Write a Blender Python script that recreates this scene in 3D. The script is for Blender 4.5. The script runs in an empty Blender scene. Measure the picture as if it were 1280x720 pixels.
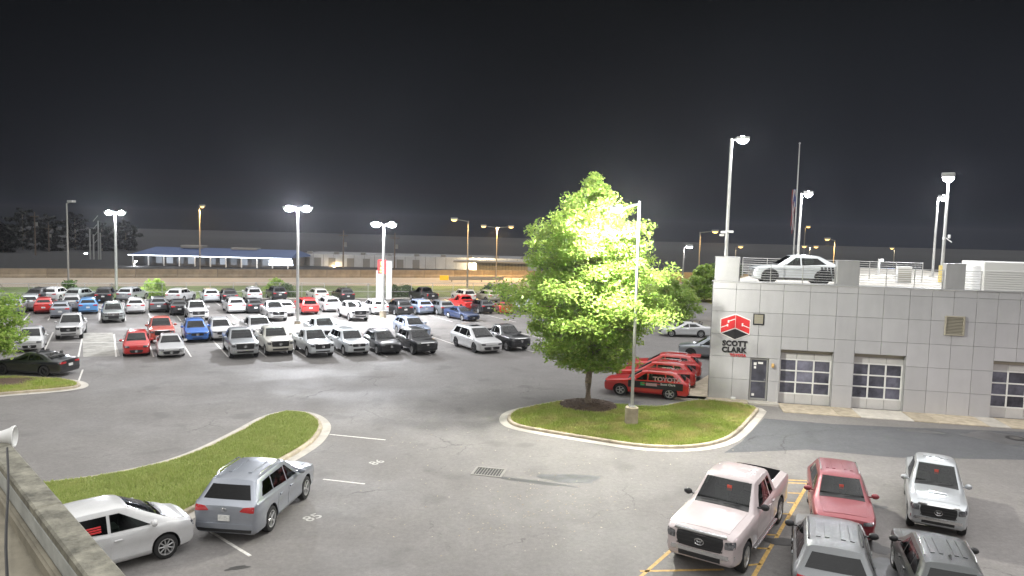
import bpy, bmesh, math, random
import numpy as np
from mathutils import Vector, Matrix
from mathutils.bvhtree import BVHTree
R = math.radians
rnd = random.Random(7)
sc = bpy.context.scene
COL = sc.collection

# ------------------------------------------------------------------ camera, world, exposure
CF, CP, CR, CH = 880.0, 0.077, 0.025, 9.5          # focal length in photo pixels, pitch, roll, height (m)
cam_d = bpy.data.cameras.new('camera')
cam = bpy.data.objects.new('camera', cam_d)
COL.objects.link(cam)
cam_d.sensor_width = 36.0
cam_d.lens = 36.0 * CF / 1280.0
cam_d.clip_start, cam_d.clip_end = 0.1, 3000.0
_zc = Vector((0, math.sin(CP), math.cos(CP)))
_fw = Vector((0, math.cos(CP), -math.sin(CP)))
_rt = Vector((math.cos(CR), 0, 0)) + _zc * math.sin(CR)
_up = Vector((-math.sin(CR), 0, 0)) + _zc * math.cos(CR)
_m = Matrix((_rt, _up, -_fw)).transposed().to_4x4()
_m.translation = Vector((0, 0, CH))
cam.matrix_world = _m
sc.camera = cam
sc.view_settings.view_transform = 'Standard'
sc.view_settings.look = 'None'
sc.view_settings.exposure = 1.08
sc.view_settings.gamma = 1.0
sc.cycles.use_denoising = True
sc.cycles.max_bounces = 5
sc.cycles.diffuse_bounces = 2
sc.cycles.glossy_bounces = 3
sc.cycles.transparent_max_bounces = 12
sc.cycles.sample_clamp_indirect = 4.0
sc.cycles.blur_glossy = 0.5

world = bpy.data.worlds.new('World')
sc.world = world
world.use_nodes = True
nt = world.node_tree
bg = nt.nodes['Background']
tc = nt.nodes.new('ShaderNodeTexCoord')
sx = nt.nodes.new('ShaderNodeSeparateXYZ')
nt.links.new(tc.outputs['Generated'], sx.inputs[0])
ramp = nt.nodes.new('ShaderNodeValToRGB')          # city glow low over the horizon, dark overhead
nt.links.new(sx.outputs['Z'], ramp.inputs[0])
for e, (p, c) in zip([ramp.color_ramp.elements[0], ramp.color_ramp.elements[1], ramp.color_ramp.elements.new(.12), ramp.color_ramp.elements.new(.3)],
                     [(0.0, (.0076, .0086, .0116, 1)), (1.0, (.0006, .0006, .0007, 1)), (.12, (.0044, .0050, .0066, 1)), (.32, (.0014, .0016, .0019, 1))]):
    e.position = p
    e.color = c
cl = nt.nodes.new('ShaderNodeTexNoise')             # thin uneven cloud
cl.inputs['Scale'].default_value = 2.2
cl.inputs['Detail'].default_value = 5
nt.links.new(tc.outputs['Generated'], cl.inputs['Vector'])
cm = nt.nodes.new('ShaderNodeMapRange')
cm.inputs['From Min'].default_value, cm.inputs['From Max'].default_value = .3, .7
cm.inputs['To Min'].default_value, cm.inputs['To Max'].default_value = .72, 1.3
nt.links.new(cl.outputs['Fac'], cm.inputs['Value'])
cv = nt.nodes.new('ShaderNodeVectorMath')
cv.operation = 'SCALE'
nt.links.new(ramp.outputs[0], cv.inputs[0])
gx = nt.nodes.new('ShaderNodeMapRange')            # the town lies to the right
gx.inputs['From Min'].default_value, gx.inputs['From Max'].default_value = -.7, .7
gx.inputs['To Min'].default_value, gx.inputs['To Max'].default_value = .65, 1.55
nt.links.new(sx.outputs['X'], gx.inputs['Value'])
gm_ = nt.nodes.new('ShaderNodeMath')
gm_.operation = 'MULTIPLY'
nt.links.new(cm.outputs[0], gm_.inputs[0])
nt.links.new(gx.outputs[0], gm_.inputs[1])
nt.links.new(gm_.outputs[0], cv.inputs['Scale'])
nt.links.new(cv.outputs[0], bg.inputs['Color'])
bg.inputs['Strength'].default_value = 1.0


# ------------------------------------------------------------------ geometry helpers
def ray(px, py):
    x, y = px - 640.0, py - 360.0
    return (_rt * (x / CF) - _up * (y / CF) + _fw)


def G(px, py, z=0.0):
    """where the line of sight of a photo pixel meets the level z"""
    r = ray(px, py)
    t = (z - CH) / r.z
    return Vector((r.x * t, r.y * t, z))


def Dp(px, py, dist):
    """the point a photo pixel shows at the distance dist along Y"""
    r = ray(px, py)
    t = dist / r.y
    return Vector((r.x * t, dist, CH + r.z * t))


def tag(o, label=None, cat=None, group=None, kind=None):
    if label: o['label'] = label
    if cat: o['category'] = cat
    if group: o['group'] = group
    if kind: o['kind'] = kind
    return o


def empty(name, loc=(0, 0, 0), rz=0.0, parent=None):
    o = bpy.data.objects.new(name, None)
    COL.objects.link(o)
    o.location = loc
    o.rotation_euler = (0, 0, rz)
    o.empty_display_size = .3
    if parent: o.parent = parent
    return o


def link(name, mesh, parent=None, loc=None, rz=0.0):
    o = bpy.data.objects.new(name, mesh)
    COL.objects.link(o)
    if parent: o.parent = parent
    if loc is not None: o.location = loc
    if rz: o.rotation_euler = (0, 0, rz)
    return o


class MB:
    """collects vertices and faces of one mesh"""
    def __init__(s):
        s.v, s.f, s.mi = [], [], []

    def add(s, vs, fs, mi=0):
        n = len(s.v)
        s.v += [tuple(v) for v in vs]
        s.f += [tuple(i + n for i in f) for f in fs]
        s.mi += [mi] * len(fs)

    def box(s, x0, x1, y0, y1, z0, z1, mi=0, M=None):
        vs = [Vector((x, y, z)) for x in (x0, x1) for y in (y0, y1) for z in (z0, z1)]
        if M is not None: vs = [M @ v for v in vs]
        s.add(vs, [(0, 1, 3, 2), (4, 6, 7, 5), (0, 4, 5, 1), (2, 3, 7, 6), (0, 2, 6, 4), (1, 5, 7, 3)], mi)

    def bbox(s, x0, x1, y0, y1, z0, z1, b, mi=0, M=None):
        """box with chamfered edges"""
        bm = bmesh.new()
        bmesh.ops.create_cube(bm, size=1.0)
        for v in bm.verts:
            v.co = Vector(((x0 + x1) / 2 + v.co.x * (x1 - x0), (y0 + y1) / 2 + v.co.y * (y1 - y0), (z0 + z1) / 2 + v.co.z * (z1 - z0)))
        bmesh.ops.bevel(bm, geom=bm.edges[:], offset=b, segments=1, affect='EDGES', profile=.5)
        bm.verts.index_update()
        s.add([(M @ v.co if M is not None else v.co) for v in bm.verts], [[v.index for v in f.verts] for f in bm.faces], mi)
        bm.free()

    def tube(s, pts, rad, n=8, mi=0, caps=True):
        pts = [Vector(p) for p in pts]
        rr = rad if isinstance(rad, (list, tuple)) else [rad] * len(pts)
        rings = []
        for i, p in enumerate(pts):
            d = (pts[min(i + 1, len(pts) - 1)] - pts[max(i - 1, 0)]).normalized()
            a = d.cross(Vector((0, 0, 1)))
            if a.length < 1e-3: a = Vector((1, 0, 0))
            a.normalize()
            b = d.cross(a)
            rings.append([p + (a * math.cos(2 * math.pi * k / n) + b * math.sin(2 * math.pi * k / n)) * rr[i] for k in range(n)])
        vs = [q for r_ in rings for q in r_]
        fs = []
        for i in range(len(pts) - 1):
            for k in range(n):
                fs.append((i * n + k, i * n + (k + 1) % n, (i + 1) * n + (k + 1) % n, (i + 1) * n + k))
        if caps:
            fs.append(tuple(range(n)))
            fs.append(tuple((len(pts) - 1) * n + k for k in reversed(range(n))))
        s.add(vs, fs, mi)

    def lathe(s, prof, n=24, axis='Z', c=(0, 0, 0), mi=0):
        """prof: (radius, height) pairs, closed if first == last"""
        vs, fs = [], []
        for (r_, h) in prof:
            for k in range(n):
                a = 2 * math.pi * k / n
                p = (r_ * math.cos(a), r_ * math.sin(a), h)
                if axis == 'Y': p = (p[0], p[2], p[1])
                if axis == 'X': p = (p[2], p[0], p[1])
                vs.append((p[0] + c[0], p[1] + c[1], p[2] + c[2]))
        for i in range(len(prof) - 1):
            for k in range(n):
                fs.append((i * n + k, i * n + (k + 1) % n, (i + 1) * n + (k + 1) % n, (i + 1) * n + k))
        s.add(vs, fs, mi)

    def ellipsoid(s, c, r, nu=10, nv=6, mi=0):
        vs, fs = [], []
        for j in range(nv + 1):
            t = math.pi * j / nv
            for i in range(nu):
                a = 2 * math.pi * i / nu
                vs.append((c[0] + r[0] * math.sin(t) * math.cos(a), c[1] + r[1] * math.sin(t) * math.sin(a), c[2] + r[2] * math.cos(t)))
        for j in range(nv):
            for i in range(nu):
                fs.append((j * nu + i, (j + 1) * nu + i, (j + 1) * nu + (i + 1) % nu, j * nu + (i + 1) % nu))
        s.add(vs, fs, mi)

    def mesh(s, name, mats, smooth=False, angle=35):
        me = bpy.data.meshes.new(name)
        me.from_pydata(s.v, [], s.f)
        for m in (mats if isinstance(mats, (list, tuple)) else [mats]): me.materials.append(m)
        if any(s.mi): me.polygons.foreach_set('material_index', s.mi)
        if smooth:
            me.polygons.foreach_set('use_smooth', [True] * len(me.polygons))
            me.set_sharp_from_angle(angle=R(angle))
        me.update()
        return me

    def build(s, name, mats, parent=None, loc=None, rz=0.0, smooth=False, angle=35):
        return link(name, s.mesh(name, mats, smooth, angle), parent, loc, rz)


def fix_normals(me):
    bm = bmesh.new()
    bm.from_mesh(me)
    bmesh.ops.remove_doubles(bm, verts=bm.verts[:], dist=1e-5)
    bmesh.ops.recalc_face_normals(bm, faces=bm.faces[:])
    bm.to_mesh(me)
    bm.free()


# ------------------------------------------------------------------ materials
def mat(name, col, rough=.6, metal=0.0, nz=None, amt=.25, bump=0.0, coat=0.0, spec=.5, emit=None, es=1.0, bscale=None):
    m = bpy.data.materials.new(name)
    m.use_nodes = True
    t = m.node_tree
    b = t.nodes['Principled BSDF']
    b.inputs['Roughness'].default_value = rough
    b.inputs['Metallic'].default_value = metal
    b.inputs['Coat Weight'].default_value = coat
    b.inputs['Coat Roughness'].default_value = .06
    b.inputs['Specular IOR Level'].default_value = spec
    b.inputs['Base Color'].default_value = (*col, 1)
    if emit:
        b.inputs['Emission Color'].default_value = (*emit, 1)
        b.inputs['Emission Strength'].default_value = es
    if nz:
        co = t.nodes.new('ShaderNodeTexCoord')
        n = t.nodes.new('ShaderNodeTexNoise')
        n.inputs['Scale'].default_value = nz
        n.inputs['Detail'].default_value = 6
        n.inputs['Roughness'].default_value = .65
        t.links.new(co.outputs['Object'], n.inputs['Vector'])
        mx = t.nodes.new('ShaderNodeMixRGB')
        mx.inputs[1].default_value = (*[c * (1 - amt) for c in col], 1)
        mx.inputs[2].default_value = (*[min(1, c * (1 + amt)) for c in col], 1)
        cr = t.nodes.new('ShaderNodeMapRange')
        cr.inputs['From Min'].default_value, cr.inputs['From Max'].default_value = .3, .7
        t.links.new(n.outputs['Fac'], cr.inputs['Value'])
        t.links.new(cr.outputs[0], mx.inputs[0])
        t.links.new(mx.outputs[0], b.inputs['Base Color'])
        if bump:
            n2 = t.nodes.new('ShaderNodeTexNoise')
            n2.inputs['Scale'].default_value = bscale or nz * 6
            n2.inputs['Detail'].default_value = 4
            t.links.new(co.outputs['Object'], n2.inputs['Vector'])
            bp = t.nodes.new('ShaderNodeBump')
            bp.inputs['Strength'].default_value = bump
            bp.inputs['Distance'].default_value = .02
            t.links.new(n2.outputs['Fac'], bp.inputs['Height'])
            t.links.new(bp.outputs[0], b.inputs['Normal'])
    return m


def asphalt(name, base, patch):
    m = bpy.data.materials.new(name)
    m.use_nodes = True
    t = m.node_tree
    N, Lk = t.nodes, t.links
    b = N['Principled BSDF']
    b.inputs['Specular IOR Level'].default_value = .22
    co = N.new('ShaderNodeTexCoord')

    def noise(scale, detail=6, rough=.6, vec=None):
        n = N.new('ShaderNodeTexNoise')
        n.inputs['Scale'].default_value = scale
        n.inputs['Detail'].default_value = detail
        n.inputs['Roughness'].default_value = rough
        Lk.new(vec or co.outputs['Object'], n.inputs['Vector'])
        return n.outputs['Fac']

    def rng(v, a, b_, c=0.0, d=1.0):
        r_ = N.new('ShaderNodeMapRange')
        for k, x in zip(('From Min', 'From Max', 'To Min', 'To Max'), (a, b_, c, d)): r_.inputs[k].default_value = x
        Lk.new(v, r_.inputs['Value'])
        return r_.outputs[0]

    def math_(op, a, b_):
        q = N.new('ShaderNodeMath')
        q.operation = op
        for i, x in enumerate((a, b_)):
            if hasattr(x, 'links'): Lk.new(x, q.inputs[i])
            else: q.inputs[i].default_value = x
        return q.outputs[0]

    def mix(f, a, b_):
        q = N.new('ShaderNodeMixRGB')
        Lk.new(f, q.inputs[0])
        for i, x in ((1, a), (2, b_)):
            if hasattr(x, 'links'): Lk.new(x, q.inputs[i])
            else: q.inputs[i].default_value = (*x, 1)
        return q.outputs[0]
    big = rng(noise(.11, 4), .36, .66)
    mid = rng(noise(.7, 6, .7), .35, .7)
    fine = rng(noise(28, 3, .8), .3, .7)
    c = mix(big, base, patch)
    c = mix(math_('MULTIPLY', mid, .48), c, tuple(x * .62 for x in base))
    c = mix(math_('MULTIPLY', fine, .30), c, tuple(x * 1.7 for x in base))
    grit = rng(noise(6, 9, .85), .38, .62)
    c = mix(math_('MULTIPLY', grit, .5), c, tuple(x * .55 for x in base))
    lightp = rng(noise(2.2, 8, .8), .55, .68)
    c = mix(math_('MULTIPLY', lightp, .28), c, tuple(x * 1.6 for x in base))
    # aggregate flecks
    v = N.new('ShaderNodeTexVoronoi')
    v.inputs['Scale'].default_value = 9
    Lk.new(co.outputs['Object'], v.inputs['Vector'])
    fl = rng(v.outputs['Distance'], .07, .03)
    c = mix(math_('MULTIPLY', fl, math_('MULTIPLY', rng(noise(.35), .55, .65), .55)), c, (.36, .34, .31))
    # cracks
    wv = N.new('ShaderNodeTexNoise')
    wv.inputs['Scale'].default_value = .55
    wv.inputs['Detail'].default_value = 7
    wv.inputs['Roughness'].default_value = .7
    Lk.new(co.outputs['Object'], wv.inputs['Vector'])
    vm = N.new('ShaderNodeVectorMath')
    vm.operation = 'MULTIPLY_ADD'
    Lk.new(wv.outputs['Color'], vm.inputs[0])
    vm.inputs[1].default_value = (1.8, 1.8, 0)
    Lk.new(co.outputs['Object'], vm.inputs[2])
    vc = N.new('ShaderNodeTexVoronoi')
    vc.feature = 'DISTANCE_TO_EDGE'
    vc.inputs['Scale'].default_value = .15
    Lk.new(vm.outputs[0], vc.inputs['Vector'])
    crack = math_('MULTIPLY', rng(vc.outputs['Distance'], .0045, .0015), rng(noise(.22, 3), .50, .60))
    c = mix(math_('MULTIPLY', crack, .45), c, (.018, .017, .016))
    # oil and tyre stains
    st = math_('MULTIPLY', rng(noise(.5, 2, .4), .62, .72), .4)
    c = mix(st, c, tuple(x * .5 for x in base))
    Lk.new(c, b.inputs['Base Color'])
    Lk.new(rng(noise(.18, 5, .6), .4, .62, .62, .85), b.inputs['Roughness'])
    bp = N.new('ShaderNodeBump')
    bp.inputs['Strength'].default_value = .35
    bp.inputs['Distance'].default_value = .02
    Lk.new(noise(40, 3, .7), bp.inputs['Height'])
    Lk.new(bp.outputs[0], b.inputs['Normal'])
    return m


def leaf_mat(name, c0, c1, trans=.45, patchy=None):
    m = bpy.data.materials.new(name)
    m.use_nodes = True
    t = m.node_tree
    N, Lk = t.nodes, t.links
    b = N['Principled BSDF']
    g = N.new('ShaderNodeNewGeometry')
    rmp = N.new('ShaderNodeMixRGB')
    rmp.inputs[1].default_value, rmp.inputs[2].default_value = (*c0, 1), (*c1, 1)
    Lk.new(g.outputs['Random Per Island'], rmp.inputs[0])
    out = rmp.outputs[0]
    if patchy:                                    # drier patches
        co = N.new('ShaderNodeTexCoord')
        nz = N.new('ShaderNodeTexNoise')
        nz.inputs['Scale'].default_value = .8
        nz.inputs['Detail'].default_value = 5
        Lk.new(co.outputs['Object'], nz.inputs['Vector'])
        mr = N.new('ShaderNodeMapRange')
        mr.inputs['From Min'].default_value, mr.inputs['From Max'].default_value = patchy[1] - .1, patchy[1] + .12
        mr.inputs['To Max'].default_value = .75
        Lk.new(nz.outputs['Fac'], mr.inputs['Value'])
        m2 = N.new('ShaderNodeMixRGB')
        m2.inputs[2].default_value = (*patchy[0], 1)
        Lk.new(mr.outputs[0], m2.inputs[0])
        Lk.new(out, m2.inputs[1])
        out = m2.outputs[0]
    Lk.new(out, b.inputs['Base Color'])
    b.inputs['Roughness'].default_value = .5
    tr = N.new('ShaderNodeBsdfTranslucent')
    Lk.new(out, tr.inputs['Color'])
    mx = N.new('ShaderNodeMixShader')
    mx.inputs[0].default_value = trans
    Lk.new(b.outputs[0], mx.inputs[1])
    Lk.new(tr.outputs[0], mx.inputs[2])
    Lk.new(mx.outputs[0], N['Material Output'].inputs['Surface'])
    return m


def paint(name, col, metal=.0, rough=.28, drops=False):
    m = mat(name, col, rough, metal, nz=3.0, amt=.05, coat=.8)
    if drops:                                     # rain drops standing on the paint
        t = m.node_tree
        b = t.nodes['Principled BSDF']
        co = t.nodes.new('ShaderNodeTexCoord')
        v = t.nodes.new('ShaderNodeTexVoronoi')
        v.inputs['Scale'].default_value = 75
        t.links.new(co.outputs['Object'], v.inputs['Vector'])
        bp = t.nodes.new('ShaderNodeBump')
        bp.inputs['Strength'].default_value = .45
        bp.inputs['Distance'].default_value = .008
        bp.invert = True
        t.links.new(v.outputs['Distance'], bp.inputs['Height'])
        t.links.new(bp.outputs[0], b.inputs['Normal'])
        t.links.new(bp.outputs[0], b.inputs['Coat Normal'])
    return m


M = {}
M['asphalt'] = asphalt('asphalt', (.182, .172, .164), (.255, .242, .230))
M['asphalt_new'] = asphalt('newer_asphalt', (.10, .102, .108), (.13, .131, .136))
M['concrete'] = mat('concrete', (.42, .36, .27), .85, nz=2.2, amt=.28, bump=.3, bscale=40)
M['concrete_pale'] = mat('pale_concrete', (.46, .43, .38), .85, nz=1.5, amt=.18, bump=.2, bscale=40)
M['cap'] = mat('weathered_concrete', (.21, .20, .16), .9, nz=5, amt=.65, bump=.5, bscale=30)
M['deck'] = mat('roof_membrane', (.27, .245, .19), .9, nz=1.6, amt=.35, bump=.2, bscale=30)
M['render'] = mat('painted_render', (.40, .41, .39), .8, nz=4, amt=.25)
M['highway'] = mat('highway_concrete', (.30, .26, .21), .85, nz=.08, amt=.12)
M['barrier'] = mat('barrier_concrete', (.24, .19, .13), .9, nz=.5, amt=.25)
M['lawn'] = mat('lawn_soil', (.10, .14, .035), .95, nz=1.2, amt=.4)
M['dry_lawn'] = mat('dry_lawn_soil', (.20, .19, .055), .95, nz=1.0, amt=.4)
M['bank'] = mat('bank_grass', (.10, .14, .045), .95, nz=.35, amt=.5, bump=.5, bscale=3)
M['field'] = mat('dark_field', (.006, .0062, .007), .95, nz=.05, amt=.4)
M['mulch'] = mat('mulch', (.085, .055, .035), .95, nz=9, amt=.6, bump=.9, bscale=20)
M['white_line'] = mat('white_line_paint', (.60, .58, .54), .7, nz=7, amt=.38)
M['worn_line'] = mat('worn_line_paint', (.42, .41, .38), .7, nz=9, amt=.4)
M['yellow_line'] = mat('yellow_line_paint', (.52, .33, .10), .7, nz=7, amt=.38)
M['blade'] = leaf_mat('grass_blade', (.28, .37, .08), (.48, .51, .20), .3, patchy=((.42, .44, .16), .64))
M['blade_dry'] = leaf_mat('dry_grass_blade', (.27, .38, .06), (.48, .52, .15), .3, patchy=((.52, .45, .20), .54))
M['leaf'] = leaf_mat('oak_leaf', (.25, .42, .07), (.44, .54, .14), .55)
M['leaf_dark'] = leaf_mat('dark_leaf', (.05, .10, .025), (.11, .18, .045), .3)
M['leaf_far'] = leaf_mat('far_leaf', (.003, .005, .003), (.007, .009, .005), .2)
M['bark'] = mat('bark', (.27, .22, .17), .95, nz=9, amt=.4, bump=.8, bscale=25)
M['panel'] = mat('aluminium_panel', (.50, .497, .505), .34, .15, nz=.7, amt=.05)
M['joint'] = mat('dark_joint', (.16, .16, .16), .9)
M['white_frame'] = mat('white_painted_metal', (.72, .72, .70), .5)
M['door_white'] = mat('sectional_door_white', (.55, .54, .52), .5, nz=2, amt=.07)
M['door_alu'] = mat('anodised_frame', (.42, .42, .41), .4, .6)
M['dark'] = mat('black_trim', (.018, .018, .019), .55)
M['chrome'] = mat('chrome', (.6, .6, .6), .18, .9)
M['glass'] = mat('car_glass', (.008, .009, .010), .06, 0, spec=.4, nz=2.5, amt=.6)
M['glass_green'] = mat('tinted_glass', (.010, .015, .013), .06, 0, spec=.4, nz=2.5, amt=.6)
def see_through(name, tint):
    m = bpy.data.materials.new(name)
    m.use_nodes = True
    t = m.node_tree
    t.nodes.remove(t.nodes['Principled BSDF'])
    tr = t.nodes.new('ShaderNodeBsdfTransparent')
    tr.inputs['Color'].default_value = (*tint, 1)
    gl = t.nodes.new('ShaderNodeBsdfGlossy')
    gl.inputs['Roughness'].default_value = .04
    fr = t.nodes.new('ShaderNodeFresnel')
    fr.inputs['IOR'].default_value = 1.5
    mx = t.nodes.new('ShaderNodeMixShader')
    t.links.new(fr.outputs[0], mx.inputs[0])
    t.links.new(tr.outputs[0], mx.inputs[1])
    t.links.new(gl.outputs[0], mx.inputs[2])
    t.links.new(mx.outputs[0], t.nodes['Material Output'].inputs['Surface'])
    return m


M['glass'] = see_through('privacy_glass', (.10, .11, .115))
M['glass_green'] = see_through('windscreen_glass', (.50, .58, .53))
M['glass_side'] = see_through('side_glass', (.34, .40, .37))
M['cabin'] = mat('cabin_trim', (.045, .045, .047), .8)
M['seat'] = mat('seat_cloth', (.09, .088, .085), .85, nz=6, amt=.2)
M['pane'] = mat('bay_pane_glass', (.10, .10, .13), .09, 0, spec=.6, nz=.9, amt=.7)
M['tyre'] = mat('tyre_rubber', (.02, .02, .02), .85)
M['rim'] = mat('alloy_rim', (.5, .5, .5), .35, .7)
M['rim_dark'] = mat('dark_alloy_rim', (.05, .05, .052), .4, .6)
M['headlamp'] = mat('headlamp_lens', (.16, .16, .17), .12, .5, coat=1, nz=14, amt=.9)
M['taillamp'] = mat('tail_lamp_lens', (.40, .012, .015), .15, 0, coat=1)
M['plate'] = mat('number_plate', (.62, .62, .60), .5, nz=20, amt=.2)
M['pole'] = mat('galvanised_pole', (.42, .42, .40), .5, .4, nz=3, amt=.12)
M['pole_far'] = mat('dull_pole', (.25, .24, .22), .6, .3)
M['wood_pole'] = mat('timber_pole', (.13, .10, .075), .9)
M['housing'] = mat('lamp_housing', (.35, .35, .34), .5, .3)
M['led'] = mat('led_lens', (.9, .9, .9), .5, emit=(.90, .93, 1.0), es=60)
M['sodium'] = mat('sodium_lens', (.9, .8, .5), .5, emit=(1.0, .56, .15), es=2.2)
M['red'] = mat('red_sign_enamel', (.62, .035, .04), .4)
M['sign_black'] = mat('black_lettering', (.02, .02, .022), .45)
M['sign_white'] = mat('white_lettering', (.8, .78, .76), .45)
M['louvre'] = mat('louvre_metal', (.40, .37, .29), .5, .3)
M['rail'] = mat('rail_cable', (.45, .45, .44), .4, .6)
M['block'] = mat('parapet_panel', (.42, .42, .42), .45, .3, nz=1.2, amt=.06)
M['red_tag'] = mat('red_paper_tag', (.65, .10, .07), .7)


def per_object(m, amt):
    """each panel a shade apart, with faint rain streaks"""
    t = m.node_tree
    b = t.nodes['Principled BSDF']
    src = b.inputs['Base Color'].links[0].from_socket
    oi = t.nodes.new('ShaderNodeObjectInfo')
    mr = t.nodes.new('ShaderNodeMapRange')
    mr.inputs['To Min'].default_value, mr.inputs['To Max'].default_value = 1 - amt, 1 + amt
    t.links.new(oi.outputs['Random'], mr.inputs['Value'])
    co = t.nodes.new('ShaderNodeTexCoord')
    mp = t.nodes.new('ShaderNodeMapping')
    mp.inputs['Scale'].default_value = (2.3, 2.3, .4)
    t.links.new(co.outputs['Object'], mp.inputs['Vector'])
    n = t.nodes.new('ShaderNodeTexNoise')
    n.inputs['Scale'].default_value = 1.0
    n.inputs['Detail'].default_value = 4
    t.links.new(mp.outputs[0], n.inputs['Vector'])
    m2 = t.nodes.new('ShaderNodeMapRange')
    m2.inputs['From Min'].default_value, m2.inputs['From Max'].default_value = .35, .75
    m2.inputs['To Min'].default_value, m2.inputs['To Max'].default_value = 1.0, .93
    t.links.new(n.outputs['Fac'], m2.inputs['Value'])
    mu = t.nodes.new('ShaderNodeMath')
    mu.operation = 'MULTIPLY'
    t.links.new(mr.outputs[0], mu.inputs[0])
    t.links.new(m2.outputs[0], mu.inputs[1])
    v = t.nodes.new('ShaderNodeVectorMath')
    v.operation = 'SCALE'
    t.links.new(src, v.inputs[0])
    t.links.new(mu.outputs[0], v.inputs['Scale'])
    t.links.new(v.outputs[0], b.inputs['Base Color'])


per_object(M['panel'], .045)
per_object(M['block'], .05)
per_object(M['concrete'], .09)
per_object(M['concrete_pale'], .09)
per_object(M['barrier'], .10)
per_object(M['pane'], .55)  # varied pane colour stands in for reflections in the glass

# ------------------------------------------------------------------ lamps
def light(name, parent, loc, power, col=(1, .97, .93), rad=.25, down=False):
    d = bpy.data.lights.new(name, 'SPOT' if down else 'POINT')
    if down: d.spot_size, d.spot_blend = R(166), .25    # cut-off head: nothing shines above the lamp
    d.energy, d.color, d.shadow_soft_size = power, col, rad
    o = bpy.data.objects.new(name, d)
    COL.objects.link(o)
    if parent: o.parent = parent
    o.location = loc
    return o


COOL = (.93, .95, 1.0)
NEUTRAL = (1.0, .965, .90)
SODIUM = (1.0, .62, .22)


def lamp_post(name, label, base, h, heads, rad=.09, pedestal=None, cat='lamp post', group=None, power=1500, col=NEUTRAL,
              lens='led', pole='pole', lit=True, size=(.62, .34, .10), drop=0.0, below=.35, down=True):
    """pole with one arm and one flat head for each (dx, dy) in heads"""
    t = empty(name, base)
    tag(t, label, cat, group)
    z0 = 0.0
    if pedestal:
        pr, ph = pedestal
        b = MB()
        b.lathe([(0, -.05), (pr, -.05), (pr, ph - .04), (pr - .04, ph), (0, ph)], 24)
        b.build('concrete_base', M['concrete'], t, smooth=True)
        z0 = ph
    b = MB()
    b.tube([(0, 0, z0), (0, 0, z0 + .25), (0, 0, h)], [rad * 1.15, rad, rad * .72], 10)
    b.build('pole', M[pole], t, smooth=True)
    b = MB()
    b.bbox(-rad * 1.9, rad * 1.9, -rad * 1.9, rad * 1.9, z0, z0 + .06, .01)
    b.build('base_plate', M[pole], t)
    for dx, dy in heads:
        d = Vector((dx, dy, 0))
        a = math.atan2(dy, dx)
        b = MB()
        b.tube([(0, 0, h - .12), (dx * .5, dy * .5, h - .06 - drop * .5), (dx, dy, h - .05 - drop)], rad * .45, 6)
        b.build('arm', M[pole], t, smooth=True)
        hd = MB()
        L, W, H = size
        hd.bbox(-L / 2, L / 2, -W / 2, W / 2, 0, H, .03)
        ho = hd.build('lamp_head', M['housing'], t, (dx + d.normalized().x * L * .4, dy + d.normalized().y * L * .4, h - .08 - drop), a)
        if lit:
            le = MB()
            le.ellipsoid((0, 0, 0), (L * .44, W * .44, max(.10, W * .42)), 14, 8)
            le.build('lens', M[lens], ho, smooth=True)
    if lit and power > 0:
        cx = sum(q[0] for q in heads) / len(heads)
        cy = sum(q[1] for q in heads) / len(heads)
        if len(heads) == 1:
            n = Vector((cx, cy, 0)).normalized()
            cx, cy = cx + n.x * size[0] * .4, cy + n.y * size[0] * .4
        light(name + '_light', t, (cx, cy, h - below - drop), power, col, .25, down)
    return t


# three lot lamps with twin heads
LOT = [((145.7, 371), 11.0, 'twin-headed lot lamp post farthest left, by the fence', 17000),
       ((372, 405), 11.5, 'tallest twin-headed lamp post in the middle of the car rows', 21000),
       ((478.5, 397), 10.2, 'twin-headed lamp post on a concrete base before the red lit sign', 14000)]
for i, (p, h, lab, pw) in enumerate(LOT):
    b = G(*p)
    lamp_post('lamp_post', lab, b, h, [(-.5, .10), (.5, -.10)], .19 if i != 1 else .16, (.36, .75) if i == 2 else (.3, .3),
              group='twin-headed lamp posts of the car lot', power=pw, col=COOL, size=(1.05, .7, .2), down=False)
    if i == 0:
        t = bpy.context.scene.objects[-1]

# the lamp post in front of the tree
tree_lamp = lamp_post('lamp_post', 'lamp post on a round concrete base whose head shines inside the green tree', G(789, 529, .15), 11.1,
                      [(-.95, -.9), (-.85, -.1)], .085, (.33, .85), power=6200, col=(1, .98, .9), drop=.35, size=(.7, .4, .12), pole='pole', below=.45, down=False)

# yard lamps that stand beside and behind the camera (out of frame): their light falls on the cars and the bay wall
lamp_post('lamp_post', 'yard lamp post with two heads out of frame beside the camera building', (-27, 12, 0), 13.5, [(.6, .2), (.5, -.4)], .1, (.3, .6), power=3400, col=NEUTRAL)
lamp_post('lamp_post', 'yard lamp post out of frame behind the camera building', (5, -9, 0), 16.0, [(-.3, .6), (.4, .6)], .1, (.3, .6), power=1700, col=NEUTRAL)
lamp_post('lamp_post', 'yard lamp post out of frame along the bay wall yard', (33, 14, 0), 11.0, [(-.6, .2), (-.6, -.3)], .1, (.3, .6), power=2000, col=(1, .84, .88))


# ------------------------------------------------------------------ ground
def sheet(name, pts, z, m, parent=None, kind='structure'):
    me = bpy.data.meshes.new(name)
    me.from_pydata([(p[0], p[1], z) for p in pts], [], [tuple(range(len(pts)))])
    me.materials.append(m)
    fix_normals(me)
    if me.polygons[0].normal.z < 0: me.flip_normals()
    o = link(name, me, parent)
    if kind and not parent: o['kind'] = kind
    return o


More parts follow.
